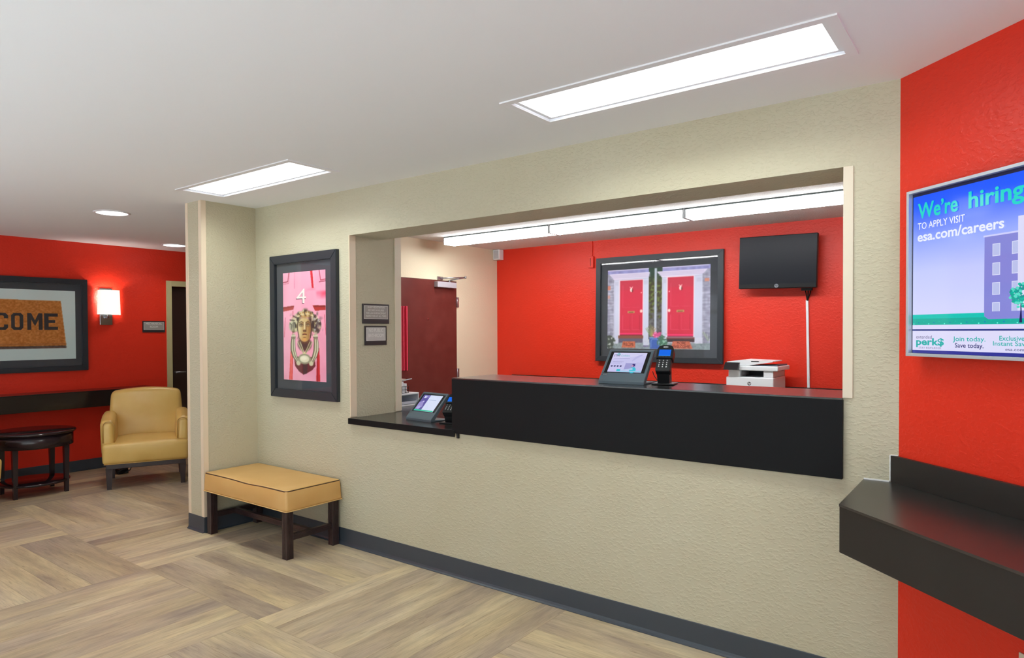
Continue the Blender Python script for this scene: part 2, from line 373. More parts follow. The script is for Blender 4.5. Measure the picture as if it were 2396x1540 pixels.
# painted print: a fine grid with a colour per vertex
class Canvas:
    def __init__(s, w, h):
        s.w, s.h = w, h; s.U, s.V = np.meshgrid(np.linspace(0, 1, w), np.linspace(0, 1, h)); s.a = np.zeros((h, w, 3)); s.asp = w / h
    def put(s, mask, col):
        m = np.clip(mask, 0, 1)[..., None]; s.a = s.a * (1 - m) + np.array(col, float) * m
    def rect(s, u0, v0, u1, v1, col, al=1.0): s.put(((s.U >= u0) & (s.U <= u1) & (s.V >= v0) & (s.V <= v1)) * al, col)
    def ell(s, u, v, ru, rv, col, soft=0.15, al=1.0):
        d = np.sqrt(((s.U - u) / ru) ** 2 + ((s.V - v) / rv) ** 2); s.put(np.clip((1 - d) / soft + 0.5, 0, 1) * al, col)
    def poly(s, pts, col, al=1.0):
        ins = np.zeros(s.U.shape, bool); n = len(pts)
        for i in range(n):
            (x0, y0), (x1, y1) = pts[i], pts[(i + 1) % n]
            c = ((y0 > s.V) != (y1 > s.V)) & (s.U < (x1 - x0) * (s.V - y0) / ((y1 - y0) or 1e-9) + x0); ins ^= c
        s.put(ins * al, col)
    def line(s, pts, wd, col, al=1.0):
        m = np.zeros(s.U.shape)
        for (x0, y0), (x1, y1) in zip(pts, pts[1:]):
            X, Y = s.U * s.asp, s.V; ax, bx = x0 * s.asp, x1 * s.asp
            dx, dy = bx - ax, y1 - y0; L = dx * dx + dy * dy + 1e-12
            t = np.clip(((X - ax) * dx + (Y - y0) * dy) / L, 0, 1)
            d = np.hypot(X - ax - t * dx, Y - y0 - t * dy); m = np.maximum(m, np.clip((wd - d) / (wd * 0.5 + 1e-9), 0, 1))
        s.put(m * al, col)
    def noise(s, su, sv, seed=0):
        r = np.random.RandomState(seed); g = r.rand(int(sv) + 2, int(su) + 2)
        x = s.U * su; y = s.V * sv; i = x.astype(int); j = y.astype(int); fx = x - i; fy = y - j
        fx = fx * fx * (3 - 2 * fx); fy = fy * fy * (3 - 2 * fy)
        return (g[j, i] * (1 - fx) + g[j, i + 1] * fx) * (1 - fy) + (g[j + 1, i] * (1 - fx) + g[j + 1, i + 1] * fx) * fy
    def grain(s, amp, su, sv, seed, mask=1.0):
        s.a = np.clip(s.a + ((s.noise(su, sv, seed) - 0.5) * amp * mask)[..., None], 0, 255)
    def build(s, name, parent, W_, H_, z):
        p = np.pad(s.a, ((1, 1), (1, 1), (0, 0)), 'edge'); q = p[:-2] + 2 * p[1:-1] + p[2:]; s.a = (q[:, :-2] + 2 * q[:, 1:-1] + q[:, 2:]) / 16.0
        w, h = s.w, s.h; me = bpy.data.meshes.new(name)
        X, Y = np.meshgrid(np.linspace(-W_ / 2, W_ / 2, w), np.linspace(H_ / 2, -H_ / 2, h))
        v = np.stack([X.ravel(), Y.ravel(), np.full(w * h, z)], 1)
        I = np.arange(w * h).reshape(h, w)
        f = np.stack([I[1:, :-1].ravel(), I[1:, 1:].ravel(), I[:-1, 1:].ravel(), I[:-1, :-1].ravel()], 1)
        me.vertices.add(len(v)); me.vertices.foreach_set('co', v.ravel())
        me.loops.add(f.size); me.loops.foreach_set('vertex_index', f.ravel())
        me.polygons.add(len(f)); me.polygons.foreach_set('loop_start', np.arange(len(f)) * 4)
        me.update(calc_edges=True)
        c = s.a / 255.0; c = np.where(c <= 0.04045, c / 12.92, ((c + 0.055) / 1.055) ** 2.4)
        at = me.color_attributes.new('Col', 'FLOAT_COLOR', 'POINT')
        at.data.foreach_set('color', np.concatenate([c.reshape(-1, 3), np.ones((w * h, 1))], 1).ravel())
        me.materials.append(PRINT)
        o = bpy.data.objects.new(name, me); COL.objects.link(o); o.parent = parent; return o
# ------------------------------------------------------------------ the room
YW = 2.963; CE = 2.44; XP = -4.73; XPL = -4.95; XF = -7.95
ANG = math.radians(48.2477)
RD = Vector((math.sin(ANG), -math.cos(ANG), 0)); RN = Vector((-math.cos(ANG), -math.sin(ANG), 0)); RC = Vector((-0.346, YW, 0))
OX0, OX1, OZ0, OZ1 = -3.608, -0.545, 0.887, 2.131          # counter opening
bm = NB(); box(bm, (-8.4, -4.4, -0.1), (3.2, 6.6, -0.002)); floor = struct('floor', bm, UNDER)
bm = NB(); box(bm, (-4.93, 3.26, -0.002), (0.6, 6.27, 0.002)); struct('floor', bm, mat('office_bounce_floor', (226, 222, 214), .5))  # unseen office floor, made pale to bounce light up to the ceiling
bm = NB(); box(bm, (-8.4, -4.4, -0.002), (3.2, -0.62, 0.0)); struct('floor', bm, mat('pale_bounce_floor', (222, 227, 232), .6))  # pale reflector floor added out of view to throw sunlight onto the ceiling
plank_mesh = {}
def plank(x0, y0, x1, y1, along):
    lx, ly = x1 - x0, y1 - y0
    L_, w_ = (lx, ly) if along == 'x' else (ly, lx)
    k = (round(L_, 4), round(w_, 4))
    if k not in plank_mesh:
        bm = NB(); g = 0.0006
        hexa(bm, [(-L_ / 2 + .0002, -w_ / 2 + .0002, -.002), (L_ / 2 - .0002, -w_ / 2 + .0002, -.002), (L_ / 2 - .0002, w_ / 2 - .0002, -.002), (-L_ / 2 + .0002, w_ / 2 - .0002, -.002)],
             [(-L_ / 2 + g, -w_ / 2 + g, 0), (L_ / 2 - g, -w_ / 2 + g, 0), (L_ / 2 - g, w_ / 2 - g, 0), (-L_ / 2 + g, w_ / 2 - g, 0)])
        me = bpy.data.meshes.new('plank'); bm.to_mesh(me); bm.free(); me.materials.append(PLANK); plank_mesh[k] = me
    o = bpy.data.objects.new('plank', plank_mesh[k]); COL.objects.link(o); o.parent = floor
    o.location = ((x0 + x1) / 2, (y0 + y1) / 2, 0); o.rotation_euler = (0, 0, 0 if along == 'x' else math.pi / 2)
MOD = 1.2137; PW = MOD / 8
for i in range(8):
    for j in range(-1, 3):
        bx, by = -3.08 + (i - 4) * MOD, 1.917 + (j - 1) * MOD
        along = 'x' if (i + j) % 2 == 0 else 'y'
        if (j == 0 and i > 6) or (j == -1 and i > 5): continue
        for k in range(8):
            if along == 'x': q = [bx, by + k * PW, bx + MOD, by + (k + 1) * PW]
            else: q = [bx + k * PW, by, bx + (k + 1) * PW, by + MOD]
            ymax = YW if q[2] > XPL + 0.02 else 4.9
            q[0] = max(q[0], XF); q[3] = min(q[3], ymax)
            if q[3] - q[1] < 0.02 or q[2] - q[0] < 0.02: continue
            if j == 2 and q[0] > XPL: continue
            plank(*q, along)
# lobby ceiling with holes for the recessed panels, and the office ceiling
P1 = (-1.715, 2.252, -0.452, 2.575); P2 = (-4.49, 2.252, -3.257, 2.567)
def ceiling_with_holes(bm, x0, y0, x1, y1, holes, z0, z1):
    xs = sorted({x0, x1, *[h[0] for h in holes], *[h[2] for h in holes]}); ys = sorted({y0, y1, *[h[1] for h in holes], *[h[3] for h in holes]})
    for a, b in zip(xs, xs[1:]):
        for c, d in zip(ys, ys[1:]):
            if any(h[0] <= a and b <= h[2] and h[1] <= c and d <= h[3] for h in holes): continue
            box(bm, (a, c, z0), (b, d, z1))
bm = NB(); ceiling_with_holes(bm, -8.4, -4.4, 3.2, YW + 0.1, [P1, P2], CE, CE + 0.12)
box(bm, (-8.4, YW + 0.1, CE), (-4.95, 6.6, CE + 0.12)); struct('ceiling', bm, CEIL)
bm = NB(); box(bm, (-4.95, YW + 0.1, CE), (3.2, 6.6, CE + 0.12)); struct('ceiling', bm, POP)
# counter wall: left piece, header, below the counter, right piece
for lo, hi in (((XP, YW, 0), (OX0, 3.43, CE)), ((OX1, YW, 0), (-0.346, 3.255, CE)), ((OX0, YW, OZ1), (OX1, 3.255, CE)), ((OX0, YW, 0), (OX1, 3.255, 0.845)), ((-0.22, 3.1, 0), (0.62, 3.25, CE)), ((-2.655, YW, 0.8455), (OX1, 2.992, 0.8665))):
    bm = NB(); box(bm, lo, hi); struct('wall_front', bm, BEIGE)
bm = NB(); box(bm, (XPL, 2.525, 0), (XP, 3.43, CE)); struct('wall_partition', bm, BEIGE)
bm = NB(); box(bm, (-8.15, -4.2, 0), (XF, 3.87, CE)); box(bm, (-8.15, 4.75, 0), (XF, 5.2, CE)); box(bm, (-8.15, 3.87, 2.02), (XF, 4.75, CE)); box(bm, (-8.15, 3.87, 0), (-8.06, 4.75, 2.02))
struct('wall_left', bm, RED)
bm = NB(); box(bm, (-8.15, 5.2, 0), (-5.07, 5.35, CE)); struct('wall_corridor', bm, BEIGE)
bm = NB(); p = [RC, RC + RD * 3.55, RC + RD * 3.55 - RN * 0.14, RC - RN * 0.14]
prism(bm, [(v.x, v.y) for v in p], 0, CE); struct('wall_right', bm, RED)
bm = NB(); box(bm, (2.30, -4.2, 0), (2.45, -3.6, CE)); box(bm, (2.30, -0.1, 0), (2.45, 0.62, CE)); box(bm, (2.30, -3.6, 0), (2.45, -0.1, .35)); box(bm, (2.30, -3.6, 2.3), (2.45, -0.1, CE)); struct('wall_side', bm, BEIGE)  # unseen side wall; its opening is added to admit the side fill
bm = NB()   # unseen wall behind the viewer, two openings added to let fill light in
box(bm, (-8.15, -4.2, 0), (2.45, -4.05, 0.35)); box(bm, (-8.15, -4.2, 2.35), (2.45, -4.05, CE))
box(bm, (-8.15, -4.2, 0.35), (-7.25, -4.05, 2.35)); box(bm, (-2.55, -4.2, 0.35), (-1.45, -4.05, 2.35)); box(bm, (1.85, -4.2, 0.35), (2.45, -4.05, 2.35))
struct('wall_rear', bm, BEIGE)
bm = NB(); box(bm, (-4.93 + 0.0, 6.27, 0), (0.75, 6.4, CE)); struct('wall_back', bm, RED)
bm = NB(); box(bm, (0.6, 3.25, 0), (0.75, 6.27, CE)); struct('wall_office_right', bm, CREAM)
XO = -4.93     # office face of the left office wall
bm = NB(); box(bm, (-5.07, 3.43, 0), (XO, 6.4, CE)); struct('wall_office_left', bm, CREAM)
# jamb side wall of the opening keeps the wall paint; corner trims
bm = NB(); box(bm, (OX0 - 0.004, YW - 0.004, 0.89), (OX0 + 0.004, YW + 0.05, OZ1)); struct('trim_1', bm, GUARD)
bm = NB(); box(bm, (OX0 - 0.124, 3.375, 0.89), (OX0 + 0.006, 3.434, CE)); struct('trim_2', bm, TRIMB)
bm = NB(); box(bm, (-0.5452, YW - 0.006, 1.196), (-0.508, YW, OZ1), 0.0015); struct('trim_3', bm, TRIMB)
bm = NB(); box(bm, (XP - 0.035, 2.522, 0.115), (XP + 0.003, 2.525, CE)); box(bm, (XP, 2.5255, 0.115), (XP + 0.003, 2.56, CE)); struct('trim_4', bm, GUARD)
bm = NB(); box(bm, (XPL - 0.003, 2.522, 0.115), (XPL + 0.033, 2.525, CE)); box(bm, (XPL - 0.003, 2.525, 0.115), (XPL, 2.56, CE)); struct('trim_5', bm, GUARD)
# cove baseboards
COVE = [(0, 0), (0.018, 0), (0.018, 0.003), (0.009, 0.009), (0.005, 0.02), (0.004, 0.112), (0.003, 0.114), (0, 0.114)]
def cove(name, runs):
    bm = NB()
    for a, b, n in runs: extrude_profile(bm, (*a, 0), (*b, 0), (*n, 0), COVE)
    struct(name, bm, BASEB)
cove('baseboard_front', [((XP, YW), (-0.346, YW), (0, -1))])
cove('baseboard_partition', [((XPL - 0.004, 2.525), (XP + 0.004, 2.525), (0, -1)), ((XP, 2.525), (XP, YW), (1, 0)), ((XPL, 2.525), (XPL, 3.42), (-1, 0))])
cove('baseboard_left', [((XF, -4.0), (XF, 3.80), (1, 0)), ((XF, 4.82), (XF, 5.2), (1, 0))])
e1 = RC + RD * 3.5
cove('baseboard_right', [((RC.x, RC.y), (e1.x, e1.y), (RN.x, RN.y))])
# ------------------------------------------------------------------ ceiling lights
def panel_light(P, label):
    x0, y0, x1, y1 = P; t = thing('ceiling_light', label, 'ceiling light', ((x0 + x1) / 2, (y0 + y1) / 2, CE), 0, 'recessed panels in the lobby ceiling')
    hx, hy = (x1 - x0) / 2, (y1 - y0) / 2; f = 0.022
    bm = NB()
    for (a, b, c, d) in ((-hx - f, -hy - f, hx + f, -hy + 0.012), (-hx - f, hy - 0.012, hx + f, hy + f), (-hx - f, -hy + 0.012, -hx + 0.014, hy - 0.012), (hx - 0.014, -hy + 0.012, hx + f, hy - 0.012)):
        box(bm, (a, b, -0.006), (c, d, 0.0))
    for (a, b, c, d) in ((-hx, -hy, hx, -hy + 0.004), (-hx, hy - 0.004, hx, hy), (-hx, -hy, -hx + 0.004, hy), (hx - 0.004, -hy, hx, hy)):
        box(bm, (a, b, 0.0), (c, d, 0.05))
    ob('frame', bm, FIXW, t)
    bm = NB()
    for (a, b, c, d) in ((-hx + 0.014, -hy + 0.012, hx - 0.014, -hy + 0.03), (-hx + 0.014, hy - 0.03, hx - 0.014, hy - 0.012), (-hx + 0.014, -hy + 0.03, -hx + 0.034, hy - 0.03), (hx - 0.034, -hy + 0.03, hx - 0.014, hy - 0.03)):
        box(bm, (a, b, 0.006), (c, d, 0.014))
    ob('door_frame', bm, FIXW, t)
    bm = NB(); box(bm, (-hx + 0.03, -hy + 0.026, 0.014), (hx - 0.03, hy - 0.026, 0.02)); ob('diffuser', bm, PANELM, t)
    a = area('panel_lamp', ((x0 + x1) / 2, (y0 + y1) / 2, CE + 0.012), (0, 0, -1), (x1 - x0) - .07, (y1 - y0) - .06, TROFFER * (x1 - x0) / 1.26, (.92, 1, .97)); a.rotation_euler = (0, 0, 0); a.data.spread = math.radians(150)
    bm = NB(); box(bm, (-hx, -hy, 0.05), (hx, hy, 0.056)); ob('housing', bm, FIXW, t)
panel_light(P1, 'long bright rectangular ceiling light in front of the counter opening')
panel_light(P2, 'rectangular ceiling light panel near the pillar, farther of the two')
def downlight(x, y, label, power):
    t = thing('downlight', label, 'ceiling light', (x, y, CE), 0, 'round downlights in the lobby ceiling')
    bm = NB(); lathe(bm, [(0.132, 0), (0.132, -0.003), (0.122, -0.007), (0.112, -0.007), (0.112, 0.0)], 40, cap=False); ob('trim_ring', bm, FIXW, t)
    bm = NB(); lathe(bm, [(0.112, -0.002), (0.112, -0.004), (0.06, -0.006), (0.01, -0.0065)], 40); ob('lens', bm, DOWNM, t)
    a = area('downlight_lamp', (x, y, CE - 0.012), (0, 0, -1), .18, .18, power, (1, .98, .94)); a.data.shape = 'DISK'; a.rotation_euler = (0, 0, 0); a.data.spread = math.radians(130)
downlight(-5.787, 2.355, 'round recessed downlight left of the rectangular panel', 6.5)
downlight(-7.40, 3.645, 'small round downlight beside the pillar top near the red wall', 3.0)
def strip(x0, x1, label):
    t = thing('strip_light', label, 'ceiling light', ((x0 + x1) / 2, 5.12, CE), 0, 'office strip lights end to end')
    h = (x1 - x0) / 2
    bm = NB(); box(bm, (-h + .004, -0.088, -0.012), (h - .004, 0.088, 0.0)); ob('housing', bm, mat('fixture_shadow_grey', (70, 78, 78), .5), t)  # dark grey edge stands in for the shadow gap between ceiling and lens
    bm = NB()
    pr = [(-0.082, -0.014), (-0.086, -0.05), (-0.07, -0.078), (0.07, -0.078), (0.086, -0.05), (0.082, -0.014)]
    a = [bm.verts.new((-h + 0.012, y, z)) for y, z in pr]; b = [bm.verts.new((h - 0.012, y, z)) for y, z in pr]
    for i in range(6): bm.faces.new((a[i], a[(i + 1) % 6], b[(i + 1) % 6], b[i]))
    bm.faces.new(a[::-1]); bm.faces.new(b); bmesh.ops.recalc_face_normals(bm, faces=list(bm.faces))
    ob('lens', bm, STRIPM, t)
    a = area('strip_lamp', ((x0 + x1) / 2, 5.12, CE - .081), (0, 0, -1), 2 * h - .05, .13, STRIPW, (.98, 1, .99)); a.rotation_euler = (0, 0, 0)
    for s in (-1, 1):
        bm = NB(); box(bm, (s * h - (0.012 if s > 0 else 0), -0.088, -0.08), (s * h + (0.012 if s < 0 else 0), 0.088, 0.0)); ob('end_cap', bm, WHITEPL, t)
strip(-4.655, -3.36, 'white strip light at the left end of the office row')
strip(-3.355, -2.075, 'middle white strip light in the office row')
strip(-2.07, -0.79, 'white strip light at the right end of the office row')
# ------------------------------------------------------------------ counter
t = thing('reception_bar', 'raised black counter box with broad front panel in the wall opening', 'counter', (-2.66, YW, 0.867))
bm = NB(); box(bm, (0, -0.022, 0), (2.118, 0.03, 0.322), 0.0015); ob('front_panel', bm, BLACKF, t)
bm = NB(); box(bm, (-0.0005, -0.0222, 0.322), (2.1155, 0.37, 0.3295), 0.0006); ob('top', bm, BLACK, t)
bm = NB(); box(bm, (0, 0.03, 0.02), (0.02, 0.36, 0.322)); box(bm, (2.095, 0.03, 0.02), (2.115, 0.36, 0.322)); box(bm, (0.02, 0.34, 0.02), (2.095, 0.36, 0.322)); ob('carcass', bm, BLACK, t)
t = thing('desk_worktop', 'low black desk ledge at the left end of the opening under the tablet', 'desk', (OX0, YW, 0.849))
bm = NB(); prism(bm, [(0.001, -0.022), (0.945, -0.022), (0.945, 0.031), (3.06, 0.031), (3.06, 1.05), (-0.8, 1.05), (-0.8, 0.48), (0.009, 0.48), (0.009, -0.0), (0.001, -0.0)], 0.002, 0.036)
ob('top', bm, BLACK, t)
bm = NB(); box(bm, (0.001, -0.026, -0.003), (0.972, -0.0222, 0.0365), 0.001); ob('edge_band', bm, BLACKF, t)
bm = NB(); box(bm, (0.974, -0.012, -0.012), (0.99, -0.0005, 0.017), 0.002); ob('end_cap', bm, BLACKPL, t)
# ------------------------------------------------------------------ self check-in tablets and card terminals
def tablet(label, loc, rz, kind):
    t = thing('tablet_kiosk', label, 'tablet', loc, rz)
    w = 0.252; D, H = 0.155, 0.172; lip = 0.022
    bm = NB()     # wedge body: side profile extruded along X
    pr = [(0, 0), (0.0, lip * 0.6), (0.006, lip), (D, H), (D + 0.005, H + 0.0005), (D + 0.013, H - 0.008), (0.036, 0.012), (0.16, 0.006), (0.16, 0.0)]
    a = [bm.verts.new((-w / 2, y, z)) for y, z in pr]; b = [bm.verts.new((w / 2, y, z)) for y, z in pr]; n = len(pr)
    for i in range(n): bm.faces.new((a[i], a[(i + 1) % n], b[(i + 1) % n], b[i]))
    bm.faces.new(a[::-1]); bm.faces.new(b); bmesh.ops.recalc_face_normals(bm, faces=list(bm.faces))
    es = [e for e in bm.edges if abs(e.verts[0].co.x - e.verts[1].co.x) < 1e-6]
    bmesh.ops.bevel(bm, geom=es, offset=0.002, segments=1, affect='EDGES')
    ob('stand', bm, CHAR, t)
    # frame on the sloped face: local X right, Y up the slope, Z out
    sl = Vector((0, D - 0.006, H - lip)); Ls = sl.length; sl.normalize(); nn = Vector((0, -sl.z, sl.y))
    M = Matrix.Identity(4)
    for i, v in enumerate((Vector((1, 0, 0)), sl, nn)):
        for k in range(3): M[k][i] = v[k]
    M.translation = Vector((0, 0.006, lip))
    y0, y1 = 0.047, Ls - 0.013
    bm = NB(); box(bm, (-0.112, y0, -0.004), (0.112, y1, 0.0012), 0.001); bz = ob('bezel', bm, BLACKPL, t); bz.matrix_local = M
    f = Flat(z=0.0016, emit=1.0); X0, X1, Y0, Y1 = -0.094, 0.094, y0 + 0.004, y1 - 0.010
    Wd, Hd = X1 - X0, Y1 - Y0
    P = lambda u, v: (X0 + u * Wd, Y1 - v * Hd)
    def R(u0, v0, u1, v1, c): f.poly([P(u0, v1), P(u1, v1), P(u1, v0), P(u0, v0)], c)
    if kind == 'stay':
        R(0, 0, 1, 1, (198, 196, 236)); f.poly([P(0, 0), P(1, 0), P(1, .12), P(0, .35)], (208, 206, 240))
        f.ell(*P(.92, .46), .055, .052, (186, 184, 228), a0=math.pi / 2, a1=math.pi)
        R(.5, .52, 1, .56, (206, 204, 240)); R(.47, .54, .78, .86, (158, 156, 208)); R(.78, .5, 1, 1, (190, 188, 230))
        f.ell(*P(.72, .65), .0085, .0095, (48, 34, 110)); f.ell(*P(.735, .90), .018, .021, (64, 190, 214)); f.ell(*P(.695, .68), .006, .006, (190, 150, 190))
        f.poly([P(.45, .88), P(.72, .80), P(.74, .88), P(.45, .93)], (178, 200, 232)); R(.38, .94, 1, 1, (150, 200, 226))
        R(.27, .86, .38, .98, (60, 190, 208)); f.ell(*P(.17, .10), .0085, .0085, (60, 186, 186)); f.ell(*P(.17, .10), .0045, .0045, (200, 198, 238))
        R(.07, .325, .55, .338, (130, 126, 180)); R(.07, .48, .40, .49, (120, 116, 170)); R(.07, .52, .36, .53, (130, 126, 180)); R(.07, .58, .32, .588, (140, 136, 190))
        for u in (.07, .16, .25, .34): f.ell(*P(u + .02, .73), .006, .005, (46, 40, 96))
        scr = f.build('screen', bz)
        x, y = P(.05, .23); lettering(scr, [dict(body='STAY', x=x, y=y, width=.036, height=.013, bold=0.01)], flat((36, 34, 84), 1.0), f.z)
        lettering(scr, [dict(body='Confident', x=x + .04, y=y, width=.05, height=.012)], flat((60, 180, 186), 1.0), f.z)
    else:
        R(0, 0, 1, 1, (214, 222, 246)); R(0, 0, .36, 1, (96, 88, 158)); f.poly([P(0, .5), P(.2, .35), P(.3, .75), P(0, .95)], (150, 140, 200))
        f.ell(*P(.2, .42), .008, .007, (190, 180, 232)); f.ell(*P(.14, .8), .018, .014, (170, 170, 220)); f.ell(*P(.29, .12), .012, .012, (130, 120, 190))
        R(.1, .06, .17, .22, (220, 220, 250)); R(.19, .06, .22, .22, (220, 220, 250)); R(.45, .30, .82, .318, (140, 160, 200)); R(0, .93, 1, 1, (40, 190, 150))
        f.build('screen', bz)
    bm = NB(); tube(bm, [(-0.118, 0.03, 0.002), (-0.095, 0.03, 0.003), (-0.088, 0.034, 0.003), (-0.09, 0.042, 0.003), (-0.116, 0.044, 0.002)], 0.0012, 6); k = ob('lock_ring', bm, CHROME, t); k.matrix_local = M
    return t
tablet('dark grey tablet stand with lavender welcome screen on the raised counter', (-1.612, 3.080, 1.1972), math.radians(5), 'stay')
tablet('dark grey tablet stand with purple and white screen on the low desk', (-3.118, 3.118, 0.8852), math.radians(-5), 'desk')
def terminal(label, loc, rz, tilt=50):
    t = thing('card_terminal', label, 'card reader', loc, rz)
    bm = NB(); box(bm, (-0.055, -0.05, 0), (0.055, 0.085, 0.008), 0.003); ob('base', bm, BLACKPL, t)
    bm = NB(); hexa(bm, [(-.03, -.012, .008), (.03, -.012, .008), (.03, .045, .008), (-.03, .045, .008)], [(-.032, -.03, .075), (.032, -.03, .075), (.032, .03, .095), (-.032, .03, .095)]); ob('stem', bm, BLACKPL, t)
    M = Matrix.Translation((0, -0.046, 0.072)) @ Matrix.Rotation(math.radians(tilt), 4, 'X')
    bm = NB()
    def slab(pts, z0, z1): prism(bm, pts, z0, z1)
    slab([(-.034, 0), (.034, 0), (.037, .008), (.037, .078), (-.037, .078), (-.037, .008)], -.036, .0)
    slab([(-.04, .078), (.04, .078), (.042, .085), (.042, .138), (.034, .158), (.018, .164), (-.018, .164), (-.034, .158), (-.042, .138), (-.042, .085)], -.04, .006)
    bmesh.ops.bevel(bm, geom=list(bm.edges), offset=0.0025, segments=2, affect='EDGES')
    b = ob('body', bm, BLACKPL, t); b.matrix_local = M
    f = Flat(z=0.0068, emit=1.1); f.rect(-.03, .092, .03, .132, (14, 98, 220)); f.rect(-.03, .092, .03, .096, (30, 130, 236)); f.build('screen', b)
    bm = NB()
    for i in range(3):
        for j in range(4): box(bm, (-.027 + i * .019, .02 + j * .0135, 0), (-.027 + i * .019 + .013, .02 + j * .0135 + .009, .002), 0.0008)
    for i in range(4): box(bm, (-.03 + i * .017, .083, .006), (-.03 + i * .017 + .011, .087, .0075))
    k = ob('keypad', bm, mat('key_grey', (34, 37, 42), .5), b); k['kind'] = 'stuff'
    items = [dict(body=str(c), x=-.027 + i * .019 + .006, y=.0605 - j * .0135 + .002, height=.0062, align='CENTER', bold=.02) for j, row in enumerate(('123', '456', '789', '*0#')) for i, c in enumerate(row)]
    lettering(b, items, WHITE, .0024)
    f = Flat(z=.0068); f.ell(0, .149, .014, .0055, (150, 155, 160)); f.ell(0, .149, .011, .0038, (40, 42, 46)); f.rect(-.008, .147, -.003, .151, (220, 222, 224)); f.rect(-.001, .147, .004, .151, (220, 222, 224)); f.rect(.006, .147, .009, .151, (220, 222, 224)); f.build('contactless_mark', b)
    return t
terminal('black card reader on a stand with blue screen on the raised counter', (-1.415, 3.175, 1.1972), math.radians(12))
terminal('black card reader half hidden behind the raised counter, on the low desk', (-2.872, 3.160, 0.8852), math.radians(16), 40)
def cable(label, pts, r=0.0022):
    bm = NB()
    P = [Vector(p) for p in pts]; out = []
    for i in range(len(P) - 1):
        p0, p1, p2, p3 = P[max(i - 1, 0)], P[i], P[i + 1], P[min(i + 2, len(P) - 1)]
        for k in range(6):
            s = k / 6; out.append(0.5 * ((2 * p1) + (p2 - p0) * s + (2 * p0 - 5 * p1 + 4 * p2 - p3) * s * s + (-p0 + 3 * p1 - 3 * p2 + p3) * s ** 3))
    out.append(P[-1]); tube(bm, out, r, 6); return tag(ob('cable', bm, BULBCABLE), label, 'cable')
cable('thin black cable between tablet stand and card reader on the raised counter', [(-1.492, 3.205, 1.262), (-1.484, 3.21, 1.236), (-1.462, 3.205, 1.214), (-1.443, 3.19, 1.222)])
# ------------------------------------------------------------------ things at the back of the desk, behind the jamb
t = thing('desk_organizer', 'white plastic drawer box on the desk behind the opening jamb', 'organizer', (-3.95, 3.645, 0.8852))
bm = NB()
for lo, hi in (((-.15, -.165, 0), (.15, .165, .012)), ((-.15, -.165, .088), (.152, .165, .1)), ((-.15, -.165, .012), (.15, -.153, .088)), ((-.15, .153, .012), (.15, .165, .088)), ((-.15, -.153, .012), (-.14, .153, .088))): box(bm, lo, hi, .002)
ob('shell', bm, WHITEPL, t)
bm = NB()
for lo, hi in (((-.12, -.148, .016), (.145, .148, .02)), ((-.12, -.148, .02), (.145, -.143, .05)), ((-.12, .143, .02), (.145, .148, .05)), ((.14, -.148, .016), (.146, .148, .036))): box(bm, lo, hi)
ob('drawer', bm, mat('frosted_plastic', (206, 212, 226), .4), t)
t = thing('wire_rack', 'small black wire rack holding white cards on the white drawer box', 'rack', (-3.86, 3.655, 0.9855))
bm = NB()
for z in (.004, .03, .055):
    tube(bm, [(-.05, -.06, z), (.05, -.06, z), (.05, .05, z), (-.05, .05, z)], .002, 6, closed=True)
for y in (-.06, -.02, .015, .05): tube(bm, [(.05, y, .002), (.05, y, .058)], .002, 6); tube(bm, [(-.05, y, .002), (-.05, y, .058)], .002, 6)
ob('wires', bm, BLACKPL, t)
def card(y, h, lab): 
    bm = NB(); box(bm, (-.035, -.012, 0), (.035, .012, h), .001); tag(ob('card_stack', bm, WHITEPL, loc=(-3.86, 3.655 + y, 0.9915)), lab, 'cards', 'card stacks in the wire rack')
card(-.038, .066, 'white card stack at the left in the wire rack'); card(.0, .086, 'tallest white card stack in the middle of the wire rack'); card(.034, .070, 'white card stack at the right in the wire rack')
bm = NB(); tube(bm, [(-.0, 0, 0), (.0, .13, .012)], .004, 8); tag(ob('pen', bm, GREYPL, loc=(-3.845, 3.645, 1.082)), 'thin pale pen lying across the wire rack', 'pen')
bm = NB(); box(bm, (-.03, -.05, 0), (.03, .055, .018), .002); tag(ob('stapler', bm, mat('beige_plastic', (205, 180, 165), .4), loc=(-3.88, 3.66, 1.079)), 'small pinkish beige block on top of the card rack', 'stapler')
# ------------------------------------------------------------------ framed pictures
def framed(name, label, p, n, Wd, Hd, fw, depth, mw, group=None):
    t = thing(name, label, 'picture', M=wallM(p, n))
    hx, hy = Wd / 2, Hd / 2
    for pts in ([(-hx, -hy), (hx, -hy), (hx - fw, -hy + fw), (-hx + fw, -hy + fw)], [(hx, -hy), (hx, hy), (hx - fw, hy - fw), (hx - fw, -hy + fw)],
                [(hx, hy), (-hx, hy), (-hx + fw, hy - fw), (hx - fw, hy - fw)], [(-hx, hy), (-hx, -hy), (-hx + fw, -hy + fw), (-hx + fw, hy - fw)]):
        bm = NB(); prism(bm, pts, 0.001, depth)
        es = [e for e in bm.edges if e.verts[0].co.z > depth - 1e-5 and e.verts[1].co.z > depth - 1e-5]
        bmesh.ops.bevel(bm, geom=es, offset=0.003, segments=2, affect='EDGES'); ob('frame_rail', bm, FRAME, t)
    bm = NB(); box(bm, (-hx + fw - .002, -hy + fw - .002, .002), (hx - fw + .002, hy - fw + .002, .006)); ob('mat_board', bm, MATB, t)
    bm = NB(); box(bm, (-hx + fw - .002, -hy + fw - .002, .0145), (hx - fw + .002, hy - fw + .002, .0165)); ob('glass', bm, GLASS, t)
    return t
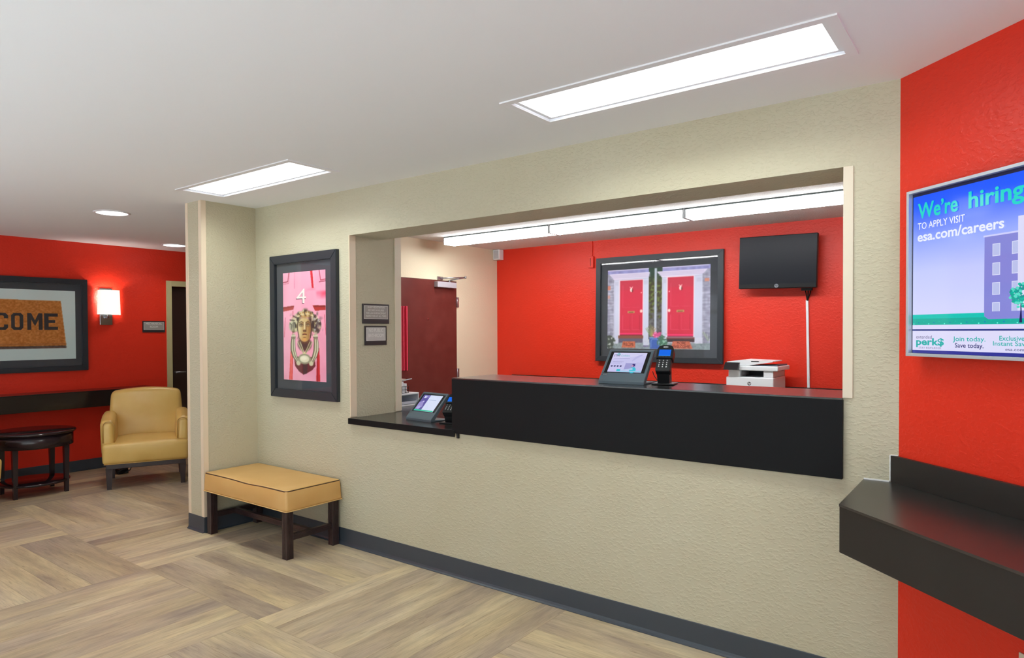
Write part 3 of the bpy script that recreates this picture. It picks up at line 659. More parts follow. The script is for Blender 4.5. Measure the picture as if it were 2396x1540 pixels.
# brass face knocker on a pink door
t = framed('framed_picture', 'tall framed photo of a brass face knocker on a pink door', (-4.113, YW, 1.516), (0, -1, 0), 0.79, 1.058, 0.062, 0.028, 0.08)
c = Canvas(170, 300)
c.a[:] = (238, 158, 182); c.ell(.15, .5, .5, .8, (246, 178, 198), 1.2, .7); c.grain(14, 6, 10, 3)
c.line([(0, .088), (.12, .082), (.145, .0)], .005, (150, 44, 56)); c.line([(0, .105), (.14, .098), (.165, 0)], .003, (196, 96, 116))
c.line([(.285, 0), (.28, .15)], .003, (214, 110, 140)); c.poly([(.655, 0), (.705, 0), (.735, .155), (.69, .155)], (204, 46, 56)); c.line([(.71, 0), (.74, .155)], .002, (250, 200, 210))
c.line([(.86, 0), (.89, .09), (1, .085)], .005, (156, 46, 60)); c.line([(.86, .105), (1, .10)], .004, (120, 30, 44))
m = np.clip((c.noise(6, 20, 5) - .35) * 3, 0, 1) * np.clip(1 - abs((c.V - .205) / .06), 0, 1) * np.clip((c.U - .5) / .3, 0, 1); c.put(m * .9, (226, 62, 92))
c.poly([(0, .318), (.27, .308), (.25, .345), (0, .36)], (150, 56, 56)); c.poly([(0, .335), (.26, .322), (.25, .345), (0, .36)], (178, 70, 66))
c.poly([(.70, .312), (1, .318), (1, .36), (.76, .362)], (170, 52, 48)); c.poly([(.74, .312), (1, .318), (1, .332), (.74, .33)], (130, 42, 40))
c.line([(.24, .36), (.225, .6)], .006, (206, 96, 104)); c.line([(.05, .42), (.02, .6)], .004, (196, 84, 96)); c.line([(.97, .4), (1, .58)], .004, (196, 70, 86))
c.poly([(.19, .62), (.24, .62), (.215, 1), (.13, 1)], (226, 82, 76)); c.poly([(.20, .62), (.22, .62), (.18, 1), (.16, 1)], (244, 130, 120))
c.poly([(.80, .68), (.85, .7), (.86, 1), (.77, 1)], (196, 42, 46)); c.line([(.8, .7), (.8, 1)], .004, (120, 26, 34))
# shadow of the knocker, hair, garlands
c.poly([(.25, .78), (.74, .78), (.76, .86), (.68, .90), (.58, .925), (.48, .945), (.38, .92), (.28, .87)], (104, 44, 50)); c.poly([(.46, .84), (.58, .84), (.56, .935), (.47, .94)], (66, 52, 54))
def blob(u, v, ru, rv): return np.clip((1 - np.sqrt(((c.U - u) / ru) ** 2 + ((c.V - v) / rv) ** 2)) * 6, 0, 1)
hair = np.clip(blob(.51, .46, .33, .115) + blob(.27, .50, .13, .065) + blob(.78, .50, .13, .075) + (c.noise(16, 26, 8) - .62) * 1.2 * blob(.52, .48, .46, .16), 0, 1)
c.put(hair, (120, 106, 72)); c.put(hair * np.clip((c.noise(13, 26, 11) - .48) * 7, 0, 1), (204, 198, 160)); c.put(hair * np.clip((c.noise(17, 32, 17) - .60) * 9, 0, 1), (52, 46, 42))
c.put(hair * np.clip((c.U - .66) * 6, 0, 1) * np.clip((c.noise(24, 46, 21) - .42) * 6, 0, 1), (62, 56, 62)); c.put(blob(.53, .395, .19, .030) * .85, (186, 148, 84)); c.line([(.33, .415), (.45, .39), (.60, .388), (.72, .41)], .007, (226, 210, 160))
for k in range(16):
    q = k / 15 * math.pi; c.line([(.51 + .26 * math.cos(q), .475 - .07 * math.sin(q)), (.51 + .36 * math.cos(q + .12), .472 - .105 * math.sin(q + .12))], .006, (64, 56, 46) if k % 2 else (214, 206, 166))
c.ell(.21, .50, .075, .045, (192, 196, 168), .4, .7); c.line([(.16, .47), (.21, .49), (.19, .53)], .005, (86, 80, 70)); c.line([(.25, .46), (.24, .53)], .004, (86, 80, 66))
for k in range(14): c.ell(.74 + .11 * ((k * 37) % 10) / 10, .435 + .11 * ((k * 53) % 10) / 10, .022, .011, ((58, 54, 60), (170, 166, 160), (96, 88, 84))[k % 3], .4)
for sg, u0, u1 in ((-1, .245, .36), (1, .765, .66)):
    for d, w, cl in ((0, .030, (186, 184, 146)), (-.035, .012, (132, 128, 96)), (.035, .012, (224, 222, 190)), (.012, .006, (110, 104, 82)), (-.018, .006, (222, 220, 190)), (.05, .004, (92, 86, 68)), (-.05, .005, (88, 82, 64))):
        c.line([(u0 + d * .7, .59), (u0 + d - sg * -.015, .66), (u0 + d * 1.1 + sg * .012, .72), (u0 + d - sg * .03, .78), (u1 + d * .5, .835)], w, cl)
    c.rect(u0 - .055, .585, u0 + .055, .598, (216, 212, 178)); c.rect(u0 - .055, .598, u0 + .055, .604, (86, 80, 64)); c.rect(u0 - .045, .61, u0 + .045, .616, (120, 112, 88))
    c.ell(u1, .84, .05, .022, (206, 204, 168), .4)
c.ell(.51, .665, .16, .065, (80, 58, 52), .35); c.rect(.45, .645, .57, .69, (62, 50, 54), .6)
for k in range(3): c.line([(.345 + k * .03, .645), (.41 + k * .025, .70), (.49, .758 - k * .008)], .006, (206, 204, 160) if k != 1 else (120, 112, 84)); c.line([(.69 - k * .03, .645), (.62 - k * .025, .70), (.52, .758 - k * .008)], .006, (188, 184, 140) if k != 1 else (104, 96, 72))
c.ell(.505, .752, .032, .015, (232, 214, 160), .4)
face = np.clip(blob(.51, .515, .165, .095) * 2 + blob(.512, .585, .125, .062) * 2, 0, 1)
c.put(face, (178, 142, 84)); c.put(face * np.clip((.50 - c.U) * 7 + .1, 0, 1), (222, 208, 160)); c.put(face * np.clip((c.U - .57) * 8, 0, 1), (140, 88, 48)); c.put(face * np.clip((.375 - c.U) * 18, 0, 1), (150, 112, 62))
c.put(face * np.clip((c.V - .58) * 18, 0, 1) * np.clip((.62 - c.U) * 6, 0, 1) * .6, (206, 142, 76)); c.ell(.50, .445, .10, .02, (214, 196, 146), .8, .7)
for e0 in (.435, .59):
    c.ell(e0, .487, .055, .018, (104, 82, 56), .7, .9); c.ell(e0, .490, .034, .0085, (186, 168, 122), .5); c.line([(e0 - .035, .487), (e0, .481), (e0 + .035, .488)], .003, (56, 44, 36)); c.ell(e0, .491, .012, .006, (84, 66, 48), .5); c.line([(e0 - .05, .468), (e0, .457), (e0 + .05, .466)], .005, (92, 72, 50))
c.line([(.515, .47), (.512, .528)], .013, (226, 216, 174), .85); c.line([(.545, .475), (.55, .53)], .007, (112, 80, 50), .8); c.ell(.515, .541, .042, .010, (120, 88, 58), .5); c.ell(.495, .546, .014, .005, (48, 38, 36), .4); c.ell(.538, .546, .014, .005, (48, 38, 36), .4)
c.ell(.512, .574, .052, .007, (128, 74, 46), .4); c.line([(.46, .578), (.565, .578)], .0025, (50, 34, 30)); c.ell(.512, .588, .042, .008, (216, 176, 116), .5); c.ell(.512, .602, .035, .004, (110, 76, 48), .6); c.ell(.512, .622, .045, .014, (214, 160, 92), .8)
c.line([(.36, .44), (.345, .52), (.375, .60)], .007, (76, 60, 46)); c.line([(.66, .44), (.675, .53), (.645, .605)], .009, (56, 46, 42)); c.line([(.39, .61), (.45, .648), (.51, .656), (.58, .648), (.64, .61)], .005, (112, 70, 40))
c.ell(.505, .80, .15, .048, (166, 168, 132), .2); c.ell(.505, .80, .13, .040, (104, 102, 80), .15); c.ell(.505, .80, .118, .035, (222, 220, 188), .3); c.ell(.49, .794, .07, .018, (240, 238, 214), .8)
pr = c.build('print', t, 0.505, 0.795, 0.0068)
lettering(pr, [dict(body='4', x=-.035, y=.163, width=.115, height=.105, align='CENTER')], flat((92, 44, 56)), .0074)
lettering(pr, [dict(body='4', x=-.029, y=.168, width=.115, height=.105, align='CENTER')], flat((240, 232, 226)), .0078)
# two red doors
PY = 6.27
t = framed('framed_picture', 'wide framed photo of two red doors with doormats on the office wall', (-2.868, PY, 1.697), (0, -1, 0), 1.378, 1.095, 0.056, 0.03, 0.08)
t.matrix_world = t.matrix_world @ Matrix.Translation((0, .5475, 0)) @ Matrix.Rotation(math.radians(-1.25), 4, 'X') @ Matrix.Translation((0, -.5475, 0.0005))
c = Canvas(250, 190)
c.a[:] = (160, 160, 182); c.grain(40, 26, 60, 2); c.grain(36, 60, 14, 4)
for k in range(26): c.rect(0, k / 26, 1, k / 26 + .006, (130, 128, 150), .6)
c.rect(0, .20, .03, .25, (206, 130, 110)); c.rect(.95, .16, .99, .2, (206, 140, 120)); c.rect(0, .32, .025, .36, (196, 150, 140))
c.rect(0, .0, 1, .05, (150, 150, 206)); c.grain(30, 40, 30, 6, (c.V < .05)); c.rect(0, .0, .99, .012, (200, 198, 226))
c.rect(.423, .05, .555, 1, (96, 96, 100)); c.grain(60, 50, 60, 9, ((c.U > .42) & (c.U < .556)))
iv = ((c.U > .422) & (c.U < .556) & (c.V < .62)) * np.clip((.58 - c.V) * 6 + (c.noise(40, 30, 10) - .5) * 2, 0, 1)
c.put(iv, (70, 66, 44)); c.put(iv * np.clip((c.noise(60, 44, 12) - .5) * 4, 0, 1), (104, 120, 62)); c.put(iv * np.clip((.2 - c.V) * 8, 0, 1), (44, 70, 58))
for (o0, o1, d0, d1, dt, db) in ((.065, .423, .13, .364, .14, .835), (.551, .928, .608, .85, .13, .85)):
    c.rect(o0, .06, o1, .93, (206, 210, 230)); c.poly([(o0 - .05, .05), (o1 + (.012 if o0 < .3 else .05), .05), (o1, .11), (o0, .125)], (224, 216, 236))
    for v in (.07, .085, .10): c.line([(o0 - .03, v), (o1 + .015, v)], .003, (184, 176, 208))
    c.rect(o0, .122, o1, .132, (190, 186, 212)); c.rect(o0 + .01, .14, o0 + .012, .9, (176, 182, 208)); c.rect(o1 - .012, .14, o1 - .01, .9, (176, 182, 208))
    c.rect(o0 + .008, .15, o0 + .05, .20, (196, 198, 220)); c.rect(o1 - .05, .15, o1 - .008, .20, (196, 198, 220))
    c.rect(d0 - .012, dt - .012, d1 + .006, db, (232, 214, 228)); c.rect(d0, dt, d1, db, (206, 48, 74)); c.rect(d0, dt, d1, dt + .12, (190, 58, 78), .6); c.rect(d0, db - .035, d1, db - .012, (236, 60, 112)); c.rect(d0, db - .01, d1, db, (130, 20, 50))
    dm = (d0 + d1) / 2
    for (a, b) in ((d0 + .03, dm - .012), (dm + .012, d1 - .03)):
        c.line([(a, .58), (a, .76), (b, .76)], .003, (226, 96, 120)); c.line([(b, .58), (b, .76)], .003, (168, 30, 56)); c.line([(a, .2), (a, .48), (b, .48)], .002, (220, 80, 104))
    c.rect(dm - .036, .527, dm + .036, .553, (188, 150, 92)); c.rect(dm - .026, .536, dm + .026, .545, (120, 84, 56))
    c.ell(dm, .262, .012, .026, (250, 232, 222), .3); c.line([(dm - .014, .225), (dm, .24), (dm + .014, .225)], .005, (250, 226, 216)); c.ell(dm + .012, .27, .008, .02, (96, 40, 40), .5, .7)
    kx = d1 - .015 if o0 < .3 else d0 + .015
    c.ell(kx, .53, .012, .02, (250, 220, 206), .4); c.ell(kx, .3, .005, .01, (240, 200, 190), .4)
c.rect(.478, .01, .504, .95, (190, 198, 212)); c.rect(.498, .01, .504, .95, (140, 146, 164)); c.rect(.474, .30, .508, .315, (160, 166, 182))
c.rect(0, .925, 1, 1, (140, 154, 160)); c.grain(26, 30, 30, 22, (c.V > .925))
c.rect(.115, .835, .372, .868, (132, 84, 66)); c.rect(.12, .868, .368, .925, (98, 94, 116)); c.rect(.60, .853, .862, .876, (120, 76, 74)); c.rect(.605, .876, .86, .915, (66, 50, 58))
c.rect(.055, .88, .115, .94, (206, 210, 226)); c.rect(.37, .88, .43, .955, (206, 210, 226)); c.rect(.86, .86, .935, .93, (214, 216, 232)); c.rect(.37, .955, .425, .975, (120, 116, 150))
c.poly([(.165, .905), (.29, .905), (.292, .985), (.15, .985)], (206, 112, 84)); c.poly([(.66, .902), (.815, .90), (.845, .99), (.645, .99)], (200, 108, 86))
c.grain(30, 120, 80, 23, (c.V > .9))
c.put(np.clip((1 - np.hypot((c.U - .03) / .06, (c.V - .91) / .09)) * 5 + (c.noise(50, 40, 31) - .5) * 4, 0, 1), (74, 84, 78)); c.put(np.clip((1 - np.hypot((c.U - .04) / .06, (c.V - .92) / .09)) * 2, 0, 1) * (c.noise(70, 60, 32) > .72), (190, 196, 190))
c.poly([(.436, .862), (.535, .862), (.53, 1), (.44, 1)], (66, 100, 178)); c.line([(.436, .862), (.535, .862)], .008, (130, 160, 216)); c.line([(.45, .9), (.46, .88), (.51, .88), (.522, .9), (.52, .97)], .003, (150, 180, 226)); c.line([(.45, .9), (.45, .98)], .003, (140, 170, 220))
c.put(np.clip((1 - np.hypot((c.U - .50) / .05, (c.V - .825) / .04)) * 4 + (c.noise(70, 60, 33) - .5) * 3, 0, 1), (214, 84, 140)); c.put(np.clip((1 - np.hypot((c.U - .50) / .05, (c.V - .825) / .035)) * 2, 0, 1) * (c.noise(80, 60, 34) > .6), (246, 190, 214))
for k in range(9): c.line([(.452 + (k - 4) * .002, .84), (.445 + (k - 4) * .012, .70 + abs(k - 4) * .012)], .004, (120 + k * 8, 150, 96))
c.put(np.clip((1 - np.hypot((c.U - .56) / .045, (c.V - .915) / .10)) * 4 + (c.noise(70, 60, 35) - .5) * 4, 0, 1), (72, 116, 96)); c.put(np.clip((1 - np.hypot((c.U - .56) / .045, (c.V - .915) / .1)) * 2, 0, 1) * (c.noise(90, 70, 36) > .68), (150, 196, 170))
for k in range(10): c.line([(.985, .90), (.985 + .05 * math.cos(2.2 + k * .33), .88 - .09 * math.sin(.4 + k * .28))], .004, (190, 198, 186) if k % 2 else (110, 122, 112))
pr = c.build('print', t, 1.112, 0.825, 0.0068)
U = lambda u, v: (-.556 + u * 1.112, .4125 - v * .825)
x, y = U(.222, .965); x2, y2 = U(.742, .94); x3, y3 = U(.742, .983)
lettering(pr, [dict(body='WELCOME', x=x, y=y, width=.115, height=.034, align='CENTER'), dict(body='MORE', x=x2, y=y2, width=.09, height=.026, align='CENTER'), dict(body='WELCOME', x=x3, y=y3, width=.17, height=.026, align='CENTER')], flat((52, 34, 40)), .0072)
# welcome mat on the far red wall
t = framed('framed_picture', 'wide framed picture of a brown WELCOME doormat above the wall shelf', (XF, 2.22, 1.559), (1, 0, 0), 1.494, 0.967, 0.052, 0.035, 0.08)
c = Canvas(340, 190); c.a[:] = (206, 224, 222); c.ell(.5, .1, .8, .5, (226, 240, 238), 1.0, .6)
Rm = [(.105, .145), (.895, .15), (.93, .80), (.075, .80)]
c.poly([(p[0], p[1] + .04) for p in Rm], (98, 74, 62)); c.poly(Rm, (196, 122, 56))
ins = (c.a[..., 2] < 70); c.grain(36, 90, 60, 41, ins); c.grain(26, 160, 120, 42, ins)
for _ in range(14):
    u, v = random.uniform(.15, .85), random.uniform(.2, .75); c.line([(u, v), (u + random.uniform(-.03, .03), v + .01)], .004, (222, 158, 84), .7)
c.line([(.078, .775), (.928, .775)], .014, (150, 92, 52), .5); c.line([(.075, .82), (.93, .82)], .012, (92, 80, 84), .6)
pr = c.build('print', t, 1.275, 0.715, 0.0068)
bm = NB()
def letter(bm, ch, x0, x1, y0, y1):
    w, h = x1 - x0, y1 - y0; s = w * .27; b = h * .2
    q = lambda pts: prism(bm, [(x0 + p[0] * w, y0 + p[1] * h) for p in pts], .0069, .0074)
    R_ = lambda a, c_, d, e_: q([(a, c_), (d, c_), (d, e_), (a, e_)])
    if ch in 'EL':
        R_(0, 0, .32, 1); R_(.32, 0, 1, .19)
        if ch == 'E': R_(.32, .81, 1, 1); R_(.32, .42, .8, .6)
    if ch in 'OC':
        R_(0, .14, .3, .86); q([(0, .86), (.3, .80), (.38, .84), (.62, .84), (.7, .80), (1, .86), (.8, 1), (.2, 1)]); q([(0, .14), (.2, 0), (.8, 0), (1, .14), (.7, .2), (.62, .16), (.38, .16), (.3, .2)])
        if ch == 'O': R_(.7, .14, 1, .86)
        else: R_(.7, .68, 1, .86); R_(.7, .14, 1, .32)
    if ch == 'M': R_(0, 0, .26, 1); R_(.74, 0, 1, 1); q([(.26, 1), (.5, .58), (.5, .22), (.26, .62)]); q([(.5, .58), (.74, 1), (.74, .62), (.5, .22)])
    if ch == 'W': q([(0, 1), (.22, 1), (.33, .3), (.22, 0), (.14, 0)]); q([(1, 1), (.78, 1), (.67, .3), (.78, 0), (.86, 0)]); q([(.22, 0), (.33, .3), (.5, .8), (.5, .45), (.4, 0)]); q([(.78, 0), (.67, .3), (.5, .8), (.5, .45), (.6, 0)])
xs = [(-.475, -.345), (-.325, -.215), (-.195, -.09), (-.068, .045), (.07, .172), (.205, .338), (.352, .475)]
for ch, (a, b) in zip('WELCOME', xs): letter(bm, ch, a, b, -.052, .118)
ob('lettering', bm, flat((54, 54, 58)), pr)
# ------------------------------------------------------------------ signs
def sign(label, p, n, Wd, Hd, lines, light=False, lift=.12):
    t = thing('wall_sign', label, 'sign', M=wallM(p, n)); hx, hy = Wd / 2, Hd / 2
    bm = NB(); box(bm, (-hx, -hy, .0005), (hx, hy, .008), .001); ob('backing', bm, SIGNB, t)
    y0 = -hy + Hd * .23; b = .012
    bm = NB(); box(bm, (-hx + b, y0, .008), (hx - b, hy - b, .0086)); ob('border', bm, SIGNL, t)
    bm = NB(); box(bm, (-hx + b + .003, y0 + .003, .0086), (hx - b - .003, hy - b - .003, .0092)); ob('face', bm, mat('sign_pale', (186, 182, 178), .5) if light else SIGNG, t)
    h = (hy - b - y0) ; k = len(lines); step = h / (k + .55); lh = step * .62
    items = [dict(body=s, x=0, y=hy - b - step * (i + .85), height=lh, width=min((2 * hx - 2 * b) * .86 * w, 9), align='CENTER') for i, (s, w) in enumerate(lines)]
    lettering(t, items, SIGNL, .0096); return t
sign('dark sign with four lines of small text on the opening jamb', (OX0, 3.19, 1.6), (1, 0, 0), .246, .138, [('GUEST REGISTRATION', .82), ('RECORDS AVAILABLE', .76), ('FOR LAW ENFORCEMENT', .95), ('INSPECTION AT ALL TIMES', .98)])
sign('smaller dark sign below the four line sign on the jamb', (OX0, 3.187, 1.447), (1, 0, 0), .203, .137, [('NO PUBLIC', .86), ('BATHROOM', .9)], True)
sign('small MECHANICAL ROOM sign on the far red wall beside the door', (XF, 3.665, 1.542), (1, 0, 0), .252, .132, [('MECHANICAL', .92), ('ROOM', .45)])
# ------------------------------------------------------------------ office: door, closer, wall things
d1 = struct_root('door_1', (XO, 5.09, 0))
bm = NB(); box(bm, (.003, -.425, .008), (.022, .425, 2.02), .001); ob('leaf', bm, DOORRED, d1)
for a in ((-.475, 0, -.43, 2.065), (.43, 0, .475, 2.065), (-.43, 2.024, .43, 2.065)):
    bm = NB(); box(bm, (.0005, a[0], a[1]), (.016, a[2], a[3])); ob('jamb', bm, CREAM, d1)
for z in (1.74, .95, .2):
    bm = NB(); box(bm, (.016, .427, z), (.024, .462, z + .11)); tube(bm, [(.028, .428, z), (.028, .428, z + .11)], .006, 8); ob('hinge', bm, STEEL, d1)
bm = NB(); tube(bm, [(.022, -.03, 1.605), (.026, -.03, 1.605)], .011, 16); ob('peephole', bm, CHROME, d1)
bm = NB(); box(bm, (.022, .07, 1.945), (.075, .37, 2.005), .003); cl = ob('door_closer', bm, mat('closer_grey', (178, 174, 182), .4), d1)
bm = NB(); tube(bm, [(.05, .28, 2.005), (.05, .28, 2.028)], .012, 10); tube(bm, [(.05, .28, 2.026), (.15, .43, 2.062)], .008, 8); tube(bm, [(.15, .43, 2.062), (.03, .16, 2.045)], .007, 8); box(bm, (.012, .12, 2.03), (.03, .2, 2.062)); tube(bm, [(.15, .43, 2.05), (.15, .43, 2.075)], .011, 10); ob('closer_arm', bm, STEEL, cl)
bm = NB(); box(bm, (.022, -.42, 1.08), (.026, -.335, 1.73)); box(bm, (.026, -.365, 1.08), (.05, -.35, 1.73)); box(bm, (.026, -.40, 1.08), (.042, -.392, 1.73))
for z in (1.1, 1.59, 1.71): tube(bm, [(.026, -.378, z), (.03, -.378, z)], .007, 8)
ob('edge_guard', bm, mat('crimson_metal', (206, 62, 86), .4), d1, label='red metal guard strip on the latch side')
t = thing('corner_sensor', 'small white box at the ceiling in the office corner', 'sensor', (-4.875, 6.215, 2.318))
bm = NB(); box(bm, (-.05, -.03, 0), (.05, .05, .12), .006); ob('body', bm, WHITEPL, t)
bm = NB(); box(bm, (-.034, -.034, .014), (.034, -.029, .108), .002); ob('cover', bm, GREYPL, t)
t = thing('wall_outlet_box', 'red painted raceway and box above the red doors picture', 'outlet', M=wallM((-3.625, PY, 2.2), (0, -1, 0)))
bm = NB(); box(bm, (-.008, .07, .0005), (.012, .239, .014), .002); ob('raceway', bm, RED, t)
bm = NB(); box(bm, (-.033, -.05, .0005), (.033, .075, .03), .003); bx = ob('box', bm, RED, t)
bm = NB(); box(bm, (-.004, -.03, .03), (.004, .055, .032)); ob('slot', bm, mat('dark_red', (120, 14, 10), .5), bx)
# wall monitor
t = thing('wall_monitor', 'black flat monitor switched off on the red office wall', 'monitor', M=wallM((-1.664, PY, 2.078), (0, -1, 0)) @ Matrix.Translation((0, 0, .12)) @ Matrix.Rotation(math.radians(-1.1), 4, 'Z'))
bm = NB(); box(bm, (-.333, -.235, -.03), (.333, .235, .018), .006); ob('shell', bm, BLACKPL, t)
bm = NB(); box(bm, (-.326, -.195, .0181), (.326, .228, .0186)); ob('screen', bm, mat('dark_screen', (20, 22, 30), .35, spec=0.2), t)
bm = NB(); prism(bm, [(.0175 * math.cos(k * .2094), -.213 + .0175 * math.sin(k * .2094)) for k in range(30)], .0182, .0192); lg = ob('logo', bm, mat('logo_grey', (120, 124, 132), .4), t)
lettering(lg, [dict(body='hp', x=0, y=-.217, height=.016, align='CENTER', shear=.25)], BLACKPL, .0196)
bm = NB(); box(bm, (-.08, -.08, -.118), (.08, .08, -.03)); ob('wall_bracket', bm, BLACKPL, t)
t = thing('cable_box', 'small black box and cable under the right corner of the office monitor', 'adapter', M=wallM((-1.437, PY, 1.83), (0, -1, 0)))
bm = NB(); box(bm, (-.045, -.012, .02), (.045, .012, .05), .003); ob('body', bm, BLACKPL, t)
bm = NB()
for s in (-1, 0, 1): tube(bm, [(.01 + s * .022, -.012, .035), (.008 + s * .016, -.04, .03), (s * .004, -.085, .014), (s * .002, -.1, .014)], .0045, 6)
ob('leads', bm, BLACKPL, t)
bm = NB(); hexa(bm, [(-.007, -.79, .0005), (.013, -.79, .0005), (.013, -.79, .014), (-.007, -.79, .014)], [(-.021, 0, .0005), (-.001, 0, .0005), (-.001, 0, .014), (-.021, 0, .014)])
bmesh.ops.recalc_face_normals(bm, faces=list(bm.faces))
o = ob('cable_cover', bm, WHITEPL); o.matrix_world = wallM((-1.43, PY, 1.735), (0, -1, 0)); tag(o, 'thin white cable cover running down the red wall below the monitor', 'cable cover')
# back counter and printer
t = thing('back_counter', 'long black counter with dark backsplash along the red office wall', 'counter', (-2.2, PY, 0))
bm = NB(); box(bm, (-1.9, -.62, .82), (2.4, -.001, .86), .002); ob('top', bm, BLACK, t)
bm = NB(); box(bm, (-2.5, -.022, .862), (2.4, -.001, .962), .001); ob('backsplash', bm, BLACK, t)
bm = NB(); box(bm, (-1.86, -.58, 0), (2.36, -.02, .82)); ob('cabinet', bm, BLACK, t)
t = thing('printer', 'white multifunction printer on the black counter by the red office wall', 'printer', (-1.80, 5.985, .8615))
bm = NB(); box(bm, (-.20, -.19, 0), (.20, .19, .205), .008); ob('body', bm, WHITEPL, t)
bm = NB(); box(bm, (-.185, -.175, .205), (-.085, .19, .262), .004); box(bm, (.115, -.175, .205), (.195, .19, .262), .004); box(bm, (-.085, .1, .205), (.115, .19, .262)); ob('upper_body', bm, WHITEPL, t)
bm = NB(); box(bm, (-.084, -.02, .2055), (.114, .098, .211)); box(bm, (-.083, .085, .211), (.113, .099, .258)); ob('output_tray', bm, mat('tray_dark', (52, 54, 58), .4), t)
bm = NB(); box(bm, (-.205, -.185, .262), (.235, .19, .302), .006); ob('scanner', bm, WHITEPL, t)
bm = NB(); prism(bm, [(-.20, .302), (-.2, .335), (-.08, .352), (.19, .346), (.19, .338), (.09, .322), (-.02, .304)], -.17, .12, M=Matrix(((1, 0, 0, 0), (0, 0, 1, 0), (0, 1, 0, 0), (0, 0, 0, 1)))); bmesh.ops.recalc_face_normals(bm, faces=list(bm.faces)); ob('document_feeder', bm, WHITEPL, t)
bm = NB(); box(bm, (.01, -.172, .337), (.075, -.169, .345)); ob('feeder_slot', bm, BLACKPL, t)
bm = NB(); hexa(bm, [(.0, -.165, .3025), (.225, -.165, .3025), (.225, .15, .3025), (0, .15, .3025)], [(.0, -.165, .305), (.225, -.165, .314), (.225, .15, .314), (0, .15, .305)]); ob('feed_tray', bm, mat('tray_slate', (70, 82, 96), .4), t)
bm = NB(); hexa(bm, [(-.214, -.225, .266), (-.09, -.225, .266), (-.09, -.184, .266), (-.214, -.184, .266)], [(-.204, -.205, .33), (-.08, -.205, .33), (-.08, -.184, .33), (-.204, -.184, .33)]); ob('control_panel', bm, mat('panel_dark', (36, 34, 38), .2), t)
bm = NB(); bmesh.ops.create_circle(bm, cap_ends=True, segments=28, radius=.0165, matrix=Matrix.Translation((-.0, -.1915, .150)) @ Matrix.Rotation(math.radians(90), 4, 'X')); lg = ob('logo', bm, mat('logo_navy', (30, 34, 46), .4), t)
l2 = lettering(lg, [dict(body='hp', x=0, y=-.006, height=.02, align='CENTER', shear=.25, bold=.01)], WHITE, 0); l2.matrix_local = Matrix.Translation((0, -.1922, .150)) @ Matrix.Rotation(math.radians(90), 4, 'X')
# ------------------------------------------------------------------ bench
t = thing('bench', 'camel leather bench with dark legs in the corner by the pillar', 'bench', (-4.212, 2.733, 0))
def fl_leg(x, y):
    bm = NB(); h = .315; w = .026; fl = [-.017, -.006, .006, .017]
    out = []
    def side(a, b):
        n = []
        for k in range(3):
            pass
        return n
    ring = []
    base = [(-w, -w), (w, -w), (w, w), (-w, w)]
    for i in range(4):
        (x0, y0), (x1, y1) = base[i], base[(i + 1) % 4]; nx, ny = -(y1 - y0) / (2 * w), (x1 - x0) / (2 * w)
        for tt, d in ((.03, 0), (.26, 0), (.29, .003), (.34, .003), (.37, 0), (.47, 0), (.5, .003), (.55, .003), (.58, 0), (.68, 0), (.71, .003), (.75, .003), (.78, 0), (.97, 0)):
            ring.append((x + x0 + (x1 - x0) * tt + nx * d, y + y0 + (y1 - y0) * tt + ny * d))
    prism(bm, ring, 0, h); ob('leg', bm, DARKWOOD, t)
for x in (-.463, .463):
    for y in (-.178, .186): fl_leg(x, y)
for x in (-.463, .463):
    bm = NB(); box(bm, (x - .014, -.152, .115), (x + .014, .16, .155), .002); box(bm, (x - .016, -.152, .128), (x + .016, .16, .132)); box(bm, (x - .016, -.152, .140), (x + .016, .16, .144)); ob('stretcher', bm, DARKWOOD, t)
bm = NB(); box(bm, (-.449, -.014, .115), (.449, .014, .155), .002); box(bm, (-.449, -.016, .128), (.449, .016, .132)); box(bm, (-.449, -.016, .140), (.449, .016, .144)); ob('stretcher', bm, DARKWOOD, t)
bm = NB(); box(bm, (-.47, -.185, .306), (.47, .195, .318)); ob('seat_frame', bm, DARKWOOD, t)
def benchshape(p):
    k = max(0, min(1, (p.z - .316) / .13)); s = 1 + .02 * (1 - k)
    return Vector((p.x * s, p.y * s, p.z - .006 * k * math.exp(-((p.x - .05) / .13) ** 2) * (1 if p.y < -.15 else 0)))
bm = NB(); cushion(bm, 0, .004, .314, 1.0, .436, .138, .014, crown=.012, bulge=.008, n=16, fn=benchshape); seat = ob('seat', bm, LEATHER2, t)
def rr(hx, hy, r, z, n=5):
    o = []
    for cx, cy, a in ((hx - r, hy - r, 0), (-hx + r, hy - r, 90), (-hx + r, -hy + r, 180), (hx - r, -hy + r, 270)):
        for k in range(n + 1): q = math.radians(a + 90 * k / n); o.append(Vector((cx + r * math.cos(q), cy + r * math.sin(q) + .004, z)))
    return o
def dense(o, k=8):
    r_ = []
    for a, b in zip(o, o[1:] + o[:1]):
        m = max(1, int((b - a).length / .05))
        r_ += [a.lerp(b, i / m) for i in range(m)]
    return r_
bm = NB(); tube(bm, [benchshape(p) for p in dense(rr(.498, .216, .02, .4455))], .0042, 6, closed=True); ob('piping', bm, PIPING, seat)
bm = NB(); tube(bm, [benchshape(p) for p in dense(rr(.504, .222, .02, .318))], .0032, 6, closed=True); ob('welt', bm, mat('welt_light', (214, 176, 112), .5), seat)
